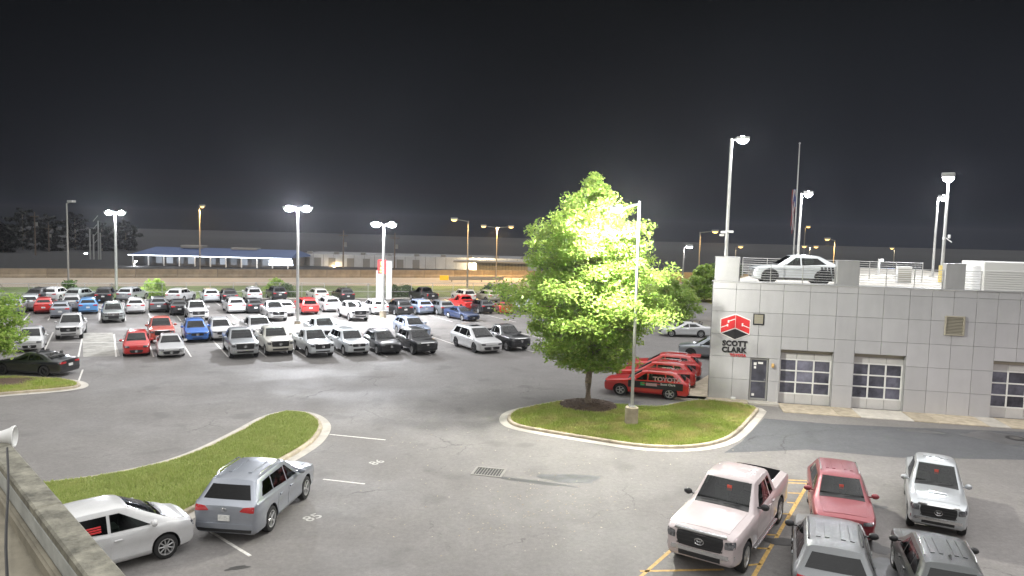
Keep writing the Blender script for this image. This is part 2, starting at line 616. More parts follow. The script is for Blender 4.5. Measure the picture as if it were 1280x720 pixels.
sheet('ground', [(-1500, -300), (1500, -300), (1500, 1600), (-1500, 1600)], -.02, M['field'])
FENCE = [G(-160, 379), G(0, 376.5), (G(140, 375)), G(320, 373), G(460, 373), G(640, 371.5), G(830, 367)]
ROAD0 = [G(-200, 361), G(0, 359), G(320, 357), G(640, 357.5), G(890, 356), G(1300, 362)]
ROAD1 = [G(-200, 347), G(0, 347), G(320, 347), G(640, 347), G(890, 350), G(1300, 356)]
lot = sheet('parking_lot', [(-110, -30), (75, -30), (75, 110), (40, 112)] + [p + Vector((0, -.6, 0)) for p in reversed(FENCE)] + [(-110, 70)], 0.0, M['asphalt'])
sheet('grass_bank', [p for p in FENCE] + [p for p in reversed(ROAD0[:5])], .0, M['bank'])
sheet('highway', ROAD0 + list(reversed(ROAD1)), .004, M['highway'])
sheet('verge', [G(640, 371.5) + Vector((0, .3, 0)), G(830, 367), G(880, 376), G(896, 384), G(940, 384), G(940, 372), G(1300, 372), ROAD0[5], ROAD0[4], ROAD0[3]], .008, M['dry_lawn'])

# back edge of the paved lot: a low concrete kerb under the fence
for i in range(len(FENCE) - 1):
    a, b = FENCE[i] + Vector((0, -.75, 0)), FENCE[i + 1] + Vector((0, -.75, 0))
    d = b - a
    n = max(1, int(d.length / 6))
    for k in range(n):
        p, q = a + d * (k / n), a + d * ((k + 1) / n - .003)
        mb = MB()
        L = (q - p).length
        mb.bbox(0, L, -.12, .12, -.02, .14, .02)
        mb.build('kerb_stone', M['concrete_pale'], lot, p, math.atan2(d.y, d.x))


def island(name, outline, grass_mat, blade_mat, n_blades, hgt=.10, label=None, curb_w=.17, gutter=.42, seed=1, skip=()):
    """kerbed grass island: kerb pieces, gutter pieces, turf and blades"""
    root = empty(name)
    root['kind'] = 'structure'
    # smooth the outline (Chaikin)
    pts = [Vector((p[0], p[1], 0)) for p in outline]
    for _ in range(2):
        q = []
        for i in range(len(pts)):
            a, b = pts[i], pts[(i + 1) % len(pts)]
            q += [a * .75 + b * .25, a * .25 + b * .75]
        pts = q
    area = sum(a.x * b.y - b.x * a.y for a, b in zip(pts, pts[1:] + pts[:1]))
    if area < 0: pts.reverse()
    n = len(pts)
    nor = []
    for i in range(n):
        d = (pts[(i + 1) % n] - pts[i - 1]).normalized()
        nor.append(Vector((d.y, -d.x, 0)))           # outward

    def off(k): return [pts[i] + nor[i] * k for i in range(n)]
    o0, o1, o2, o3 = off(gutter), off(.02), off(0), off(-curb_w)
    # pieces of about 3 m
    runs, cur, acc = [], [0], 0.0
    for i in range(n):
        acc += (pts[(i + 1) % n] - pts[i]).length
        cur.append(i + 1)
        if acc > 3.0 or i == n - 1:
            runs.append(cur)
            cur, acc = [i + 1], 0.0
    for run in runs:
        ids = [i % n for i in run]
        c = sum((pts[i] for i in ids), Vector()) / len(ids)
        mb, mg = MB(), MB()
        vs, gs = [], []
        for k, i in enumerate(ids):
            sh = Vector()
            if k in (0, len(ids) - 1):
                j = ids[1] if k == 0 else ids[-2]
                sh = (pts[j] - pts[i]).normalized() * .006
            z = hgt + .04
            vs += [o1[i] + sh + Vector((0, 0, -.02)), o2[i] + sh + Vector((0, 0, z - .03)), o2[i] - nor[i] * .03 + sh + Vector((0, 0, z)), o3[i] + sh + Vector((0, 0, z)), o3[i] + sh + Vector((0, 0, -.02))]
            gs += [o0[i] + sh + Vector((0, 0, .010)), o1[i] + sh + Vector((0, 0, .016))]
        fs, gf = [], []
        m_ = len(ids)
        for k in range(m_ - 1):
            for j in range(5):
                fs.append((k * 5 + j, (k + 1) * 5 + j, (k + 1) * 5 + (j + 1) % 5, k * 5 + (j + 1) % 5))
            gf.append((2 * k, 2 * k + 2, 2 * k + 3, 2 * k + 1))
        fs += [(4, 3, 2, 1, 0), tuple((m_ - 1) * 5 + j for j in range(5))]
        mb.add(vs, fs)
        me = mb.mesh('kerb_stone', M['concrete'])
        fix_normals(me)
        link('kerb_stone', me, root)
        mg.add(gs, gf)
        me = mg.mesh('gutter_slab', M['concrete_pale'])
        if me.polygons[0].normal.z < 0: me.flip_normals()
        link('gutter_slab', me, root)
    top = off(-curb_w + .004)
    me = bpy.data.meshes.new('turf')
    me.from_pydata([(p.x, p.y, hgt + .02) for p in top], [], [tuple(range(n))])
    me.materials.append(grass_mat)
    link('turf', me, root)
    # blades
    if n_blades:
        rs = np.random.RandomState(seed)
        P = np.array([(p.x, p.y) for p in top])
        lo, hi = P.min(0), P.max(0)
        out = []
        tot = 0
        while tot < n_blades:
            c = lo + rs.rand(n_blades, 2) * (hi - lo)
            ins = np.zeros(len(c), bool)
            for i in range(n):
                a, b = P[i], P[(i + 1) % n]
                cond = ((a[1] > c[:, 1]) != (b[1] > c[:, 1])) & (c[:, 0] < (b[0] - a[0]) * (c[:, 1] - a[1]) / (b[1] - a[1] + 1e-12) + a[0])
                ins ^= cond
            for (mx, my, mr) in skip:
                ins &= ((c[:, 0] - mx) ** 2 + (c[:, 1] - my) ** 2) > mr * mr
            out.append(c[ins])
            tot += ins.sum()
        c = np.concatenate(out)[:n_blades]
        k = len(c)
        clump = np.sin(c[:, 0] * 2.1 + 1.3 * np.sin(c[:, 1] * 1.7)) * np.sin(c[:, 1] * 2.6 + np.cos(c[:, 0] * 1.1))
        h_ = (.06 + .07 * rs.rand(k)) * (1 + .3 * clump)
        a = rs.rand(k) * 6.283
        w = .012 + .014 * rs.rand(k)
        V = np.zeros((k, 3, 3))
        V[:, 0, :2] = c - np.c_[np.cos(a), np.sin(a)] * w[:, None]
        V[:, 1, :2] = c + np.c_[np.cos(a), np.sin(a)] * w[:, None]
        V[:, 2, :2] = c + (rs.rand(k, 2) - .5) * .12
        V[:, :2, 2] = hgt + .015
        V[:, 2, 2] = hgt + .02 + h_
        me = tri_mesh('grass', V.reshape(-1, 3), 3, blade_mat)
        o = link('grass', me, root)
        o['kind'] = 'stuff'
    return root


def tri_mesh(name, V, k, m):
    """mesh of separate k-gons from an array of vertices"""
    n = len(V) // k
    me = bpy.data.meshes.new(name)
    me.vertices.add(len(V))
    me.vertices.foreach_set('co', V.astype(np.float32).ravel())
    me.loops.add(len(V))
    me.loops.foreach_set('vertex_index', np.arange(len(V), dtype=np.int32))
    me.polygons.add(n)
    me.polygons.foreach_set('loop_start', np.arange(0, len(V), k, dtype=np.int32))
    me.polygons.foreach_set('loop_total', np.full(n, k, dtype=np.int32))
    me.materials.append(m)
    me.update()
    me.validate()
    return me


TREE_AT = G(735, 507, .1)
isl_r = [G(*p) for p in [(632, 525), (640, 515), (676, 508), (712, 501), (748, 505), (819, 512), (846, 506), (876, 501), (951, 510), (944, 520), (918, 548), (889, 558), (850, 562), (800, 560), (742, 551), (680, 541), (642, 534)]]
island('traffic_island', isl_r, M['dry_lawn'], M['blade_dry'], 70000, seed=2, skip=[(TREE_AT.x, TREE_AT.y, 1.6)])
isl_l = [G(*p) for p in [(-40, 622), (50, 607), (120, 599), (200, 583), (250, 566), (300, 541), (335, 521), (362, 515), (390, 519), (404, 531), (400, 544), (384, 561), (300, 606), (243, 640), (180, 668), (90, 705), (-60, 745)]]
island('traffic_island', isl_l, M['lawn'], M['blade'], 110000, seed=3)
isl_w = [G(*p) for p in [(-120, 476), (0, 472), (60, 474), (92, 477), (103, 482), (92, 487), (0, 494), (-120, 505)]]
island('traffic_island', isl_w, M['dry_lawn'], M['blade_dry'], 22000, seed=4)

# mulch bed round the tree
mb = MB()
mb.lathe([(1.75, .11), (1.5, .15), (.9, .22), (.3, .28), (0, .29)], 28)
o = mb.build('mulch_bed', M['mulch'], None, (TREE_AT.x, TREE_AT.y, 0), smooth=True)
o['kind'] = 'structure'
mb = MB()
pm = G(8, 480)
mb.lathe([(1.6, .11), (1.2, .17), (.4, .24), (0, .25)], 24)
o = mb.build('mulch_bed', M['mulch'], None, (pm.x, pm.y, 0), smooth=True)
o['kind'] = 'structure'
rs = np.random.RandomState(11)
k = 1800
c = rs.randn(k, 2) * .75
c = c[(c ** 2).sum(1) < 1.6 ** 2]
k = len(c)
zz = .29 - .10 * np.sqrt((c ** 2).sum(1)) + .01
Vv = np.zeros((k, 4, 3))
aa = rs.rand(k) * 6.28
u_ = np.c_[np.cos(aa), np.sin(aa)] * (.05 + .05 * rs.rand(k))[:, None]
v_ = np.c_[-np.sin(aa), np.cos(aa)] * .018
for j, (s1, s2) in enumerate(((-1, -1), (1, -1), (1, 1), (-1, 1))):
    Vv[:, j, :2] = c + u_ * s1 + v_ * s2
    Vv[:, j, 2] = zz + s1 * (rs.rand(k) - .5) * .05
o = link('mulch_chips', tri_mesh('mulch_chips', Vv.reshape(-1, 3), 4, M['mulch']), None, (TREE_AT.x, TREE_AT.y, 0))
o['kind'] = 'stuff'


# ------------------------------------------------------------------ painted lines
def line(name, p, q, w, m, z=.004):
    p, q = Vector(p), Vector(q)
    d = (q - p)
    L = d.length
    mb = MB()
    n = max(1, int(L / 1.0))
    r2 = random.Random(int(p.x * 100 + q.y * 37))
    vs, fs = [], []
    for i in range(n + 1):
        vs += [(L * i / n, -w / 2 + r2.uniform(-.008, .008), 0), (L * i / n, w / 2 + r2.uniform(-.008, .008), 0)]
    for i in range(n): fs.append((2 * i, 2 * i + 2, 2 * i + 3, 2 * i + 1))
    mb.add(vs, fs)
    return mb.build(name, m, lot, (p.x, p.y, z), math.atan2(d.y, d.x))


LD = Vector((math.cos(R(120)), math.sin(R(120)), 0))
for x in (10, 53, 98, 145, 192, 239, 285, 333, 382, 432, 484, 540, 602, 668, 735):        # front double row
    y = 446 if x < 480 else 446 - (x - 480) * .03
    if x < 60: y = 443
    a = G(x, y)
    line('parking_line', a, a + LD * 12.0, .11, M['white_line'])
line('parking_line', G(40, 427.2), G(165, 428.6), .11, M['white_line'])
line('parking_line', G(165, 428.6), G(520, 432), .11, M['white_line'])
for x in (30, 60, 92, 124, 157, 190, 226, 262, 300, 338, 376, 413, 450, 490, 528, 566, 604, 645):   # third row
    a = G(x, 401 + (x - 226) * .004)
    line('parking_line', a, a + LD * 6.5, .11, M['white_line'])
for x in (30, 65, 100, 135, 170, 205, 240, 275, 310, 345, 380, 415, 450, 485, 520, 555, 590, 625):   # fence row
    a = G(x, 382)
    line('parking_line', a, a + LD * 5.5, .10, M['white_line'])
for a, b in (((256, 660), (313, 695)), ((404, 599), (456, 605)), ((412, 543), (482, 550)), ((0, 0), (0, 0)), ((97.5, 478.5), (103.5, 462)), ((720, 516), (790, 522)), ((700, 512), (748, 506))):
    if a != (0, 0): line('parking_line', G(*a), G(*b), .10, M['white_line'])
# yellow hatched bay round the white pickup
YH = [G(795, 727), G(838, 684)]
line('hatch_line', G(790, 730), G(848, 680), .11, M['yellow_line'])
line('hatch_line', G(938, 727), G(1012, 601), .12, M['yellow_line'])
line('hatch_line', G(985, 600), G(1012, 601), .11, M['yellow_line'])
for y, x0 in ((604.5, 984), (617, 985), (629, 984), (643, 978), (669, 955), (686, 940), (705, 930), (712, 800)):
    xr = 1012 - (y - 601) * 74 / 126
    line('hatch_line', G(x0, y + (-1 if y < 700 else 2)), G(min(xr, 1010) if x0 > 850 else 905, y), .10, M['yellow_line'])


def text_mesh(name, s, size, m, bold=.0, ext=.0, align='CENTER', shear=0.0, space=1.0):
    cu = bpy.data.curves.new(name, 'FONT')
    cu.body, cu.size, cu.offset, cu.extrude, cu.align_x, cu.align_y, cu.shear, cu.space_character = s, size, bold, ext, align, 'CENTER', shear, space
    cu.resolution_u = 3
    o = bpy.data.objects.new(name, cu)
    COL.objects.link(o)
    bpy.context.view_layer.update()
    dg = bpy.context.evaluated_depsgraph_get()
    me = bpy.data.meshes.new_from_object(o.evaluated_get(dg), depsgraph=dg)
    bpy.data.objects.remove(o)
    bpy.data.curves.remove(cu)
    me.materials.clear()
    me.materials.append(m)
    return me


for s, p, q in (('85', (389, 650), (395, 641)), ('86', (470, 580), (476, 571))):
    a, b = G(*p), G(*q)
    o = link('bay_number', text_mesh('bay_number', s, .62, M['worn_line'], .008), lot, (a.x, a.y + .2, .004), R(52))

# storm drain grate, wet patches
drain = tag(empty('storm_drain', G(611, 590, .0), R(-12)), 'square iron storm drain grate set in the middle of the asphalt yard', 'storm drain')
mb = MB()
for s in (-1, 1):
    mb.bbox(-.62, .62, s * .46 - .05, s * .46 + .05, .0, .022, .005)
    mb.bbox(s * .58 - .05, s * .58 + .05, -.409, .409, .0, .021, .005)
mb.build('frame', M['pole_far'], drain)
mb = MB()
mb.box(-.53, .53, -.41, .41, .001, .004)
mb.build('drain_pit', M['dark'], drain)
for i in range(9):
    mb = MB()
    mb.bbox(-.016, .016, -.405, .405, .005, .018, .003)
    mb.build('grate_bar', M['pole_far'], drain, (-.46 + i * .115, 0, 0))


mh = tag(empty('manhole_cover', G(1270, 548, 0)), 'round iron manhole cover in the damp patch before the right bay', 'manhole cover')
mb = MB()
mb.lathe([(.46, 0), (.46, .016), (.36, .018), (.36, .010), (.34, .010), (.34, .02), (0, .022)], 28)
mb.build('lid', M['rim_dark'], mh)
mb = MB()
for k in range(5): mb.bbox(-.22, .22, -.2 + k * .1 - .012, -.2 + k * .1 + .012, .018, .028, .004)
mb.build('lid_rib', M['pole_far'], mh)


def wet(name, c, rx, ry, rz, m, z=.004, seed=0):
    r2 = random.Random(seed)
    n = 40
    ph = [r2.uniform(0, 6.28) for _ in range(4)]
    pts = []
    for k in range(n):
        a = 2 * math.pi * k / n
        f = 1 + .16 * math.sin(2 * a + ph[0]) + .12 * math.sin(3 * a + ph[1]) + .09 * math.sin(5 * a + ph[2]) + .05 * math.sin(9 * a + ph[3])
        pts.append((rx * f * math.cos(a), ry * f * math.sin(a)))
    o = sheet(name, pts, 0, m)
    o.location = (c.x, c.y, z)
    o.rotation_euler.z = rz
    return o


M['wet'] = mat('wet_asphalt', (.125, .125, .13), .38, nz=1.2, amt=.4)
M['wet_dull'] = mat('damp_asphalt', (.085, .085, .086), .42, nz=1.0, amt=.25, bump=.2, bscale=50)
M['oil'] = mat('dark_stain', (.05, .047, .045), .5, nz=3, amt=.3)
M['worn'] = mat('worn_pale_asphalt', (.30, .29, .26), .85, nz=1.1, amt=.4)
sheet('worn_patch', [G(103, 416), G(141, 416), G(150, 445), G(104, 446)], .002, M['worn'])
wet('puddle', G(713, 598), 1.05, .55, R(-8), M['wet'], seed=1)
wet('damp_patch', G(665, 602), 1.6, .16, R(-18), M['wet_dull'], seed=2)
wet('damp_patch', G(1150, 539), .9, .35, R(-12), M['wet_dull'], seed=3)
wet('damp_patch', G(1252, 548), 1.6, 1.1, R(-12), M['wet_dull'], seed=5)
wet('puddle', G(775, 502.5), 1.5, .45, R(-12), M['wet'], seed=6)
wet('puddle', G(1096, 712), 1.0, .8, R(20), M['wet'], seed=7)
wet('oil_stain', G(975, 677), .42, .32, 0, M['oil'], z=.012, seed=8)
wet('oil_stain', G(1095, 633), .35, .22, 0, M['oil'], seed=9)
wet('oil_stain', G(1094, 684), .42, .5, 0, M['oil'], seed=10)
wet('oil_stain', G(297, 710), .3, .12, .5, M['oil'], seed=12)
rs = np.random.RandomState(21)                       # fallen leaves and crumbs blown over the yard
n = 420
c_ = np.concatenate([np.c_[rs.uniform(-6, 12, 220), rs.uniform(20, 34, 220)], np.c_[rs.normal(1.2, 1.6, 200), rs.normal(24.5, 1.6, 200)]])
aa = rs.rand(n) * 6.28
sz = .018 + .035 * rs.rand(n)
V = np.zeros((n, 4, 3))
for j in range(4):
    V[:, j, 0] = c_[:, 0] + np.cos(aa + j * 1.571) * sz * (1 if j % 2 else .5)
    V[:, j, 1] = c_[:, 1] + np.sin(aa + j * 1.571) * sz * (1 if j % 2 else .5)
    V[:, j, 2] = .008 + .012 * rs.rand(n)
o = link('fallen_leaves', tri_mesh('fallen_leaves', V.reshape(-1, 3), 4, leaf_mat('dry_leaf', (.25, .18, .09), (.50, .46, .36), .1)))
o['kind'] = 'stuff'
# a darker, newer asphalt apron before the workshop bays
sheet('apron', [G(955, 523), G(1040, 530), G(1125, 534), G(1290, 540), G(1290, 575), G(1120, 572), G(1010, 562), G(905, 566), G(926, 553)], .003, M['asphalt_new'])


# ------------------------------------------------------------------ vehicles
class Spec:
    def __init__(s, **k): s.__dict__.update(k)


def ring(w, zb, zs, zr, wr):
    ws = w - .06
    a_z = max(zs + .006, zr - .13)
    a_y = min(wr + .05, ws - .005)
    b_z = max(a_z + .006, zr - .05)
    b_y = min(wr, a_y - .01)
    c_z = max(b_z + .004, zr - .01)
    mz = .5 * (zb + .22) + .5 * (zs - .12)
    return [(0, zb), (w - .15, zb), (w - .04, zb + .07), (w - .012, zb + .17), (w - .028, mz - .08), (w, mz + .10), (w - .012, zs - .07), (ws + .014, zs - .02), (ws, zs),
            (ws + (a_y - ws) * .06, zs + (a_z - zs) * .06 + .001), (ws + (a_y - ws) * .55, zs + (a_z - zs) * .55), (a_y, a_z), (b_y, b_z), (b_y - .09, c_z), (b_y * .5, c_z + .018), (0, c_z + .024)]


def body_mesh(S, name):
    """closed body from cross sections S.keys = (x, half width, bottom, shoulder, top, top half width), front first; wheel wells and bed cut out"""
    ks = S.keys
    st = []
    for a, b in zip(ks, ks[1:]):
        n = max(1, int(abs(a[0] - b[0]) / .35))
        for i in range(n): st.append(tuple(a[j] + (b[j] - a[j]) * i / n for j in range(6)))
    st.append(ks[-1])
    mb = MB()
    m = 16
    vs = []
    for s in st:
        half = ring(*s[1:])
        full = [(-y, z) for y, z in half[:0:-1]][::-1]
        r_ = half + [(-y, z) for y, z in half[-2:0:-1]]
        vs += [(s[0], y, z) for y, z in r_]
    n = 2 * m - 2
    fs = []
    for i in range(len(st) - 1):
        for k in range(n):
            fs.append((i * n + k, i * n + (k + 1) % n, (i + 1) * n + (k + 1) % n, (i + 1) * n + k))
    # ends closed by strips between the two sides
    for base, fl in ((0, False), ((len(st) - 1) * n, True)):
        for k in range(m - 1):
            a, b = k, k + 1
            c, d = (n - b) % n, (n - a) % n
            q = [base + a, base + b, base + c, base + d]
            q = list(dict.fromkeys(q))
            if len(q) < 3: continue
            fs.append(tuple(q if fl else q[::-1]))
    mb.add(vs, fs)
    me = mb.mesh(name, [M['dark'], M['dark']])
    fix_normals(me)
    ob = link('cut', me)
    cutters = []
    for sx_ in (S.xf, S.xr):
        for sy in (-1, 1):
            c = MB()
            r_ = S.wr * 1.17
            y0, y1 = sorted((sy * (S.W / 2 - .42), sy * (S.W / 2 + .2)))
            c.lathe([(0, y0), (r_, y0), (r_, y1), (0, y1)], 28, 'Y', (sx_, 0, S.wr + .02), 1)
            cutters.append(c)
    if S.bed:
        x0, x1, hw, z0 = S.bed
        c = MB()
        c.bbox(x0, x1, -hw, hw, z0, 2.6, .04, 1)
        cutters.append(c)
    for c in cutters:
        cme = c.mesh('c', [M['dark'], M['dark']])
        fix_normals(cme)
        co = link('c', cme)
        md = ob.modifiers.new('b', 'BOOLEAN')
        md.operation, md.object, md.solver = 'DIFFERENCE', co, 'EXACT'
        bpy.context.view_layer.update()
        dg = bpy.context.evaluated_depsgraph_get()
        nm = bpy.data.meshes.new_from_object(ob.evaluated_get(dg), depsgraph=dg)
        ob.modifiers.clear()
        ob.data = nm
        bpy.data.objects.remove(co)
    me = ob.data
    me.name = name
    bpy.data.objects.remove(ob)
    me.polygons.foreach_set('use_smooth', [True] * len(me.polygons))
    me.set_sharp_from_angle(angle=R(33))
    return me


def patch(bvh, q, axis, m, name, nx=6, ny=4, off=.008, th=.02, rnd_=0.0):
    """panel that hugs the body: q = four corners in the plane seen along the axis ('+y' = seen from the left side ...)"""
    D = {'+y': Vector((0, -1, 0)), '-y': Vector((0, 1, 0)), '+x': Vector((-1, 0, 0)), '-x': Vector((1, 0, 0)), '+z': Vector((0, 0, -1))}[axis]
    pts = []
    for j in range(ny + 1):
        for i in range(nx + 1):
            u, v = i / nx, j / ny
            if rnd_:                                   # round the corners
                uu, vv = 2 * u - 1, 2 * v - 1
                ru, rv = uu * math.sqrt(max(0, 1 - vv * vv * .5)), vv * math.sqrt(max(0, 1 - uu * uu * .5))
                u, v = u + ((ru + 1) / 2 - u) * rnd_, v + ((rv + 1) / 2 - v) * rnd_
            a = (q[0][0] * (1 - u) + q[1][0] * u, q[0][1] * (1 - u) + q[1][1] * u)
            b = (q[3][0] * (1 - u) + q[2][0] * u, q[3][1] * (1 - u) + q[2][1] * u)
            p = (a[0] * (1 - v) + b[0] * v, a[1] * (1 - v) + b[1] * v)
            if axis[1] == 'y': o = Vector((p[0], -D.y * 4, p[1]))
            elif axis[1] == 'x': o = Vector((-D.x * 6, p[0], p[1]))
            else: o = Vector((p[0], p[1], 5))
            hit = bvh.ray_cast(o, D)
            pts.append((hit[0], hit[1]) if hit[0] is not None else None)
    good = [p for p in pts if p]
    if not good: return None
    W = nx + 1
    for i, p in enumerate(pts):                         # a corner that misses the body takes its neighbour's depth
        if p is None:
            r_, c_ = divmod(i, W)
            best = min((k for k in range(len(pts)) if pts[k]), key=lambda k: (k // W - r_) ** 2 + (k % W - c_) ** 2)
            pts[i] = pts[best]
    top = [p - D * off for p, nn in pts]
    bot = [p + D * th for p, nn in pts]
    mb = MB()
    n = len(top)
    fs = []
    for j in range(ny):
        for i in range(nx):
            fs.append((j * W + i, j * W + i + 1, (j + 1) * W + i + 1, (j + 1) * W + i))
    rim = [i for i in range(W)] + [j * W + nx for j in range(1, ny + 1)] + [ny * W + i for i in range(nx - 1, -1, -1)] + [j * W for j in range(ny - 1, 0, -1)]
    for a, b in zip(rim, rim[1:] + rim[:1]): fs.append((a, b, b + n, a + n))
    mb.add(top + bot, fs)
    me = mb.mesh(name, m, True, 40)
    bm = bmesh.new()
    bm.from_mesh(me)
    bmesh.ops.delete(bm, geom=[v for v in bm.verts if not v.link_faces], context='VERTS')
    bmesh.ops.recalc_face_normals(bm, faces=bm.faces[:])
    c = Vector()
    for f in bm.faces: c += f.normal * f.calc_area()
    if c.dot(D) > 0: bmesh.ops.reverse_faces(bm, faces=bm.faces[:])
    bm.to_mesh(me)
    bm.free()
    return me


def wheel_meshes(r, w, spokes):
    t = MB()
    t.lathe([(r * .66, -w * .46), (r * .88, -w * .5), (r * .97, -w * .42), (r, -w * .25), (r, w * .25), (r * .97, w * .42), (r * .88, w * .5), (r * .66, w * .46), (r * .62, w * .2), (r * .62, -w * .2), (r * .66, -w * .46)], 26, 'Y')
    tm = t.mesh('tyre', M['tyre'], True, 40)
    fix_normals(tm)
    g = MB()
    g.lathe([(r * .67, w * .44), (r * .67, w * .47), (r * .60, w * .46), (r * .58, w * .30), (r * .58, -w * .1)], 26, 'Y')
    g.lathe([(0, w * .44), (r * .15, w * .42), (r * .17, w * .25), (r * .17, 0)], 14, 'Y')
    for k in range(spokes):
        a = 2 * math.pi * k / spokes
        Mx = Matrix.Rotation(a, 4, 'Y')
        sw = r * (.085 if spokes < 8 else .05)
        g.bbox(r * .10, r * .62, w * .24, w * .42, -sw, sw, .008, 0, Mx)
    gm = g.mesh('rim', M['rim'], True, 35)
    b = MB()
    b.lathe([(0, w * .08), (r * .6, w * .08), (r * .6, w * .04)], 22, 'Y')
    fix_normals(gm)
    bm_ = b.mesh('brake_disc', M['dark'])
    fix_normals(bm_)
    return tm, gm, bm_


def keys(L, W, H, zb, hf, hc, xc, xrf, xrr, xrb, zd, zs0, zs1, wr, wag=True, nose=.22):
    h = L / 2
    w = W / 2
    k = [(h, w - nose, zb + .16, hf - .22, hf - .14, w - nose - .12),
         (h - .04, w - nose * .55, zb + .08, hf - .12, hf - .07, w - nose * .55 - .13),
         (h - .14, w - .07, zb + .02, hf - .06, hf - .02, w - .22),
         (h - .38, w - .02, zb, hf - .02, hf + .02, w - .17),
         ((h - .38 + xc) / 2, w, zb, (hf + zs0) / 2 - .015, (hf + hc) / 2 + .02, w - .15),
         (xc, w, zb, zs0, hc, w - .14),
         (xrf, w, zb, zs0 + .02, H - .075, wr - .01),
         (xrf - .22, w, zb, zs0 + .02, H - .03, wr),
         ((xrf + xrr) / 2, w, zb, (zs0 + zs1) / 2 + .01, H - .024, wr),
         (xrr + .2, w, zb, zs1, H - .05, wr - .01),
         (xrr, w, zb, zs1, H - .085, wr - .02),
         (xrb, w - .01, zb, zs1, zd, w - .15)]
    if xrb > -h + .35:
        k.append((-h + .22, w - .02, zb, min(zs1, zd - .02), zd - .01, w - .16))
    k += [(-h + .07, w - .05, zb + .04, min(zs1, zd) - .03, zd - .03, w - .18),
          (-h + .02, w - .09, zb + .09, min(zs1, zd) - .07, zd - .06, w - .22),
          (-h, w - .14, zb + .16, min(zs1, zd) - .15, zd - .12, w - .3)]
    return k


SPECS = dict(
    pickup_large=Spec(L=5.8, W=2.03, H=1.95, zb=.36, wr=.40, xf=1.93, xr=-1.77, kind='pickup', hf=1.22, hc=1.30, xc=1.15, xrf=.45, xrr=-1.0, xrb=-1.12, zd=1.34, zs0=1.24, zs1=1.28, rw=.72, spokes=5, ww=.28,
                      bed=(-2.78, -1.24, .72, .82), grille=(.66, .74, 1.13), hl=(.66, .93, .86, 1.10), bump='chrome', hood=None, cab=True),
    pickup_mid=Spec(L=5.4, W=1.93, H=1.92, zb=.36, wr=.39, xf=1.75, xr=-1.58, kind='pickup', hf=1.16, hc=1.25, xc=1.02, xrf=.32, xrr=-.95, xrb=-1.08, zd=1.26, zs0=1.16, zs1=1.2, rw=.66, spokes=6, ww=.27, ribs=4,
                    bed=(-2.58, -1.2, .68, .78), grille=(.60, .70, 1.06), hl=(.60, .88, .84, 1.06), bump='paint', hood='scoop', cab=True),
    suv_mid=Spec(L=4.86, W=1.93, H=1.73, zb=.24, wr=.37, xf=1.47, xr=-1.32, kind='suv', hf=.98, hc=1.12, xc=1.08, xrf=.25, xrr=-1.85, xrb=-2.26, zd=1.10, zs0=1.06, zs1=1.14, rw=.68, spokes=5, ww=.25,
                 bed=None, grille=(.55, .62, .86), hl=(.52, .86, .72, .90), bump='paint', hood=None, rails=True, ribs=2),
    suv_box=Spec(L=4.82, W=1.92, H=1.82, zb=.32, wr=.39, xf=1.45, xr=-1.34, kind='suv', hf=1.10, hc=1.20, xc=.98, xrf=.35, xrr=-2.0, xrb=-2.24, zd=1.12, zs0=1.14, zs1=1.18, rw=.68, spokes=6, ww=.26,
                 bed=None, grille=(.52, .76, .98), hl=(.54, .86, .84, 1.02), bump='paint', hood='scoop', rails=True, ribs=0),
    crossover=Spec(L=4.6, W=1.86, H=1.69, zb=.25, wr=.36, xf=1.38, xr=-1.31, kind='suv', hf=.96, hc=1.10, xc=.98, xrf=.22, xrr=-1.72, xrb=-2.12, zd=1.09, zs0=1.05, zs1=1.12, rw=.64, spokes=5, ww=.24,
                   bed=None, grille=(.5, .60, .82), hl=(.5, .83, .72, .88), bump='paint', hood=None, rails=True, ribs=4),
    sedan=Spec(L=4.88, W=1.84, H=1.45, zb=.19, wr=.34, xf=1.48, xr=-1.34, kind='sedan', hf=.78, hc=.94, xc=.98, xrf=.12, xrr=-1.02, xrb=-1.80, zd=1.05, zs0=.90, zs1=.97, rw=.58, spokes=10, ww=.23,
               bed=None, grille=(.56, .34, .52), hl=(.48, .81, .56, .70), bump='paint', hood=None, rails=False, ribs=0),
    hatchback=Spec(L=4.30, W=1.78, H=1.64, zb=.20, wr=.33, xf=1.33, xr=-1.27, kind='suv', hf=.93, hc=1.10, xc=1.36, xrf=.38, xrr=-1.50, xrb=-1.96, zd=1.10, zs0=.98, zs1=1.09, rw=.60, spokes=9, ww=.22,
                   bed=None, grille=(.45, .36, .54), hl=(.42, .78, .66, .85), bump='paint', hood=None, rails=False, ribs=0),
    minivan=Spec(L=5.18, W=1.99, H=1.77, zb=.20, wr=.36, xf=1.58, xr=-1.48, kind='van', hf=.92, hc=1.08, xc=1.42, xrf=.42, xrr=-2.1, xrb=-2.45, zd=1.08, zs0=1.02, zs1=1.08, rw=.68, spokes=10, ww=.24,
                 bed=None, grille=(.66, .34, .54), hl=(.52, .88, .62, .80), bump='paint', hood=None, rails=False, ribs=0),
    coupe=Spec(L=4.27, W=1.79, H=1.31, zb=.16, wr=.33, xf=1.34, xr=-1.24, kind='sedan', hf=.72, hc=.88, xc=.62, xrf=-.12, xrr=-.82, xrb=-1.65, zd=1.0, zs0=.84, zs1=.92, rw=.54, spokes=10, ww=.23,
               bed=None, grille=(.5, .28, .44), hl=(.5, .84, .54, .66), bump='paint', hood=None, rails=False, ribs=0),
)
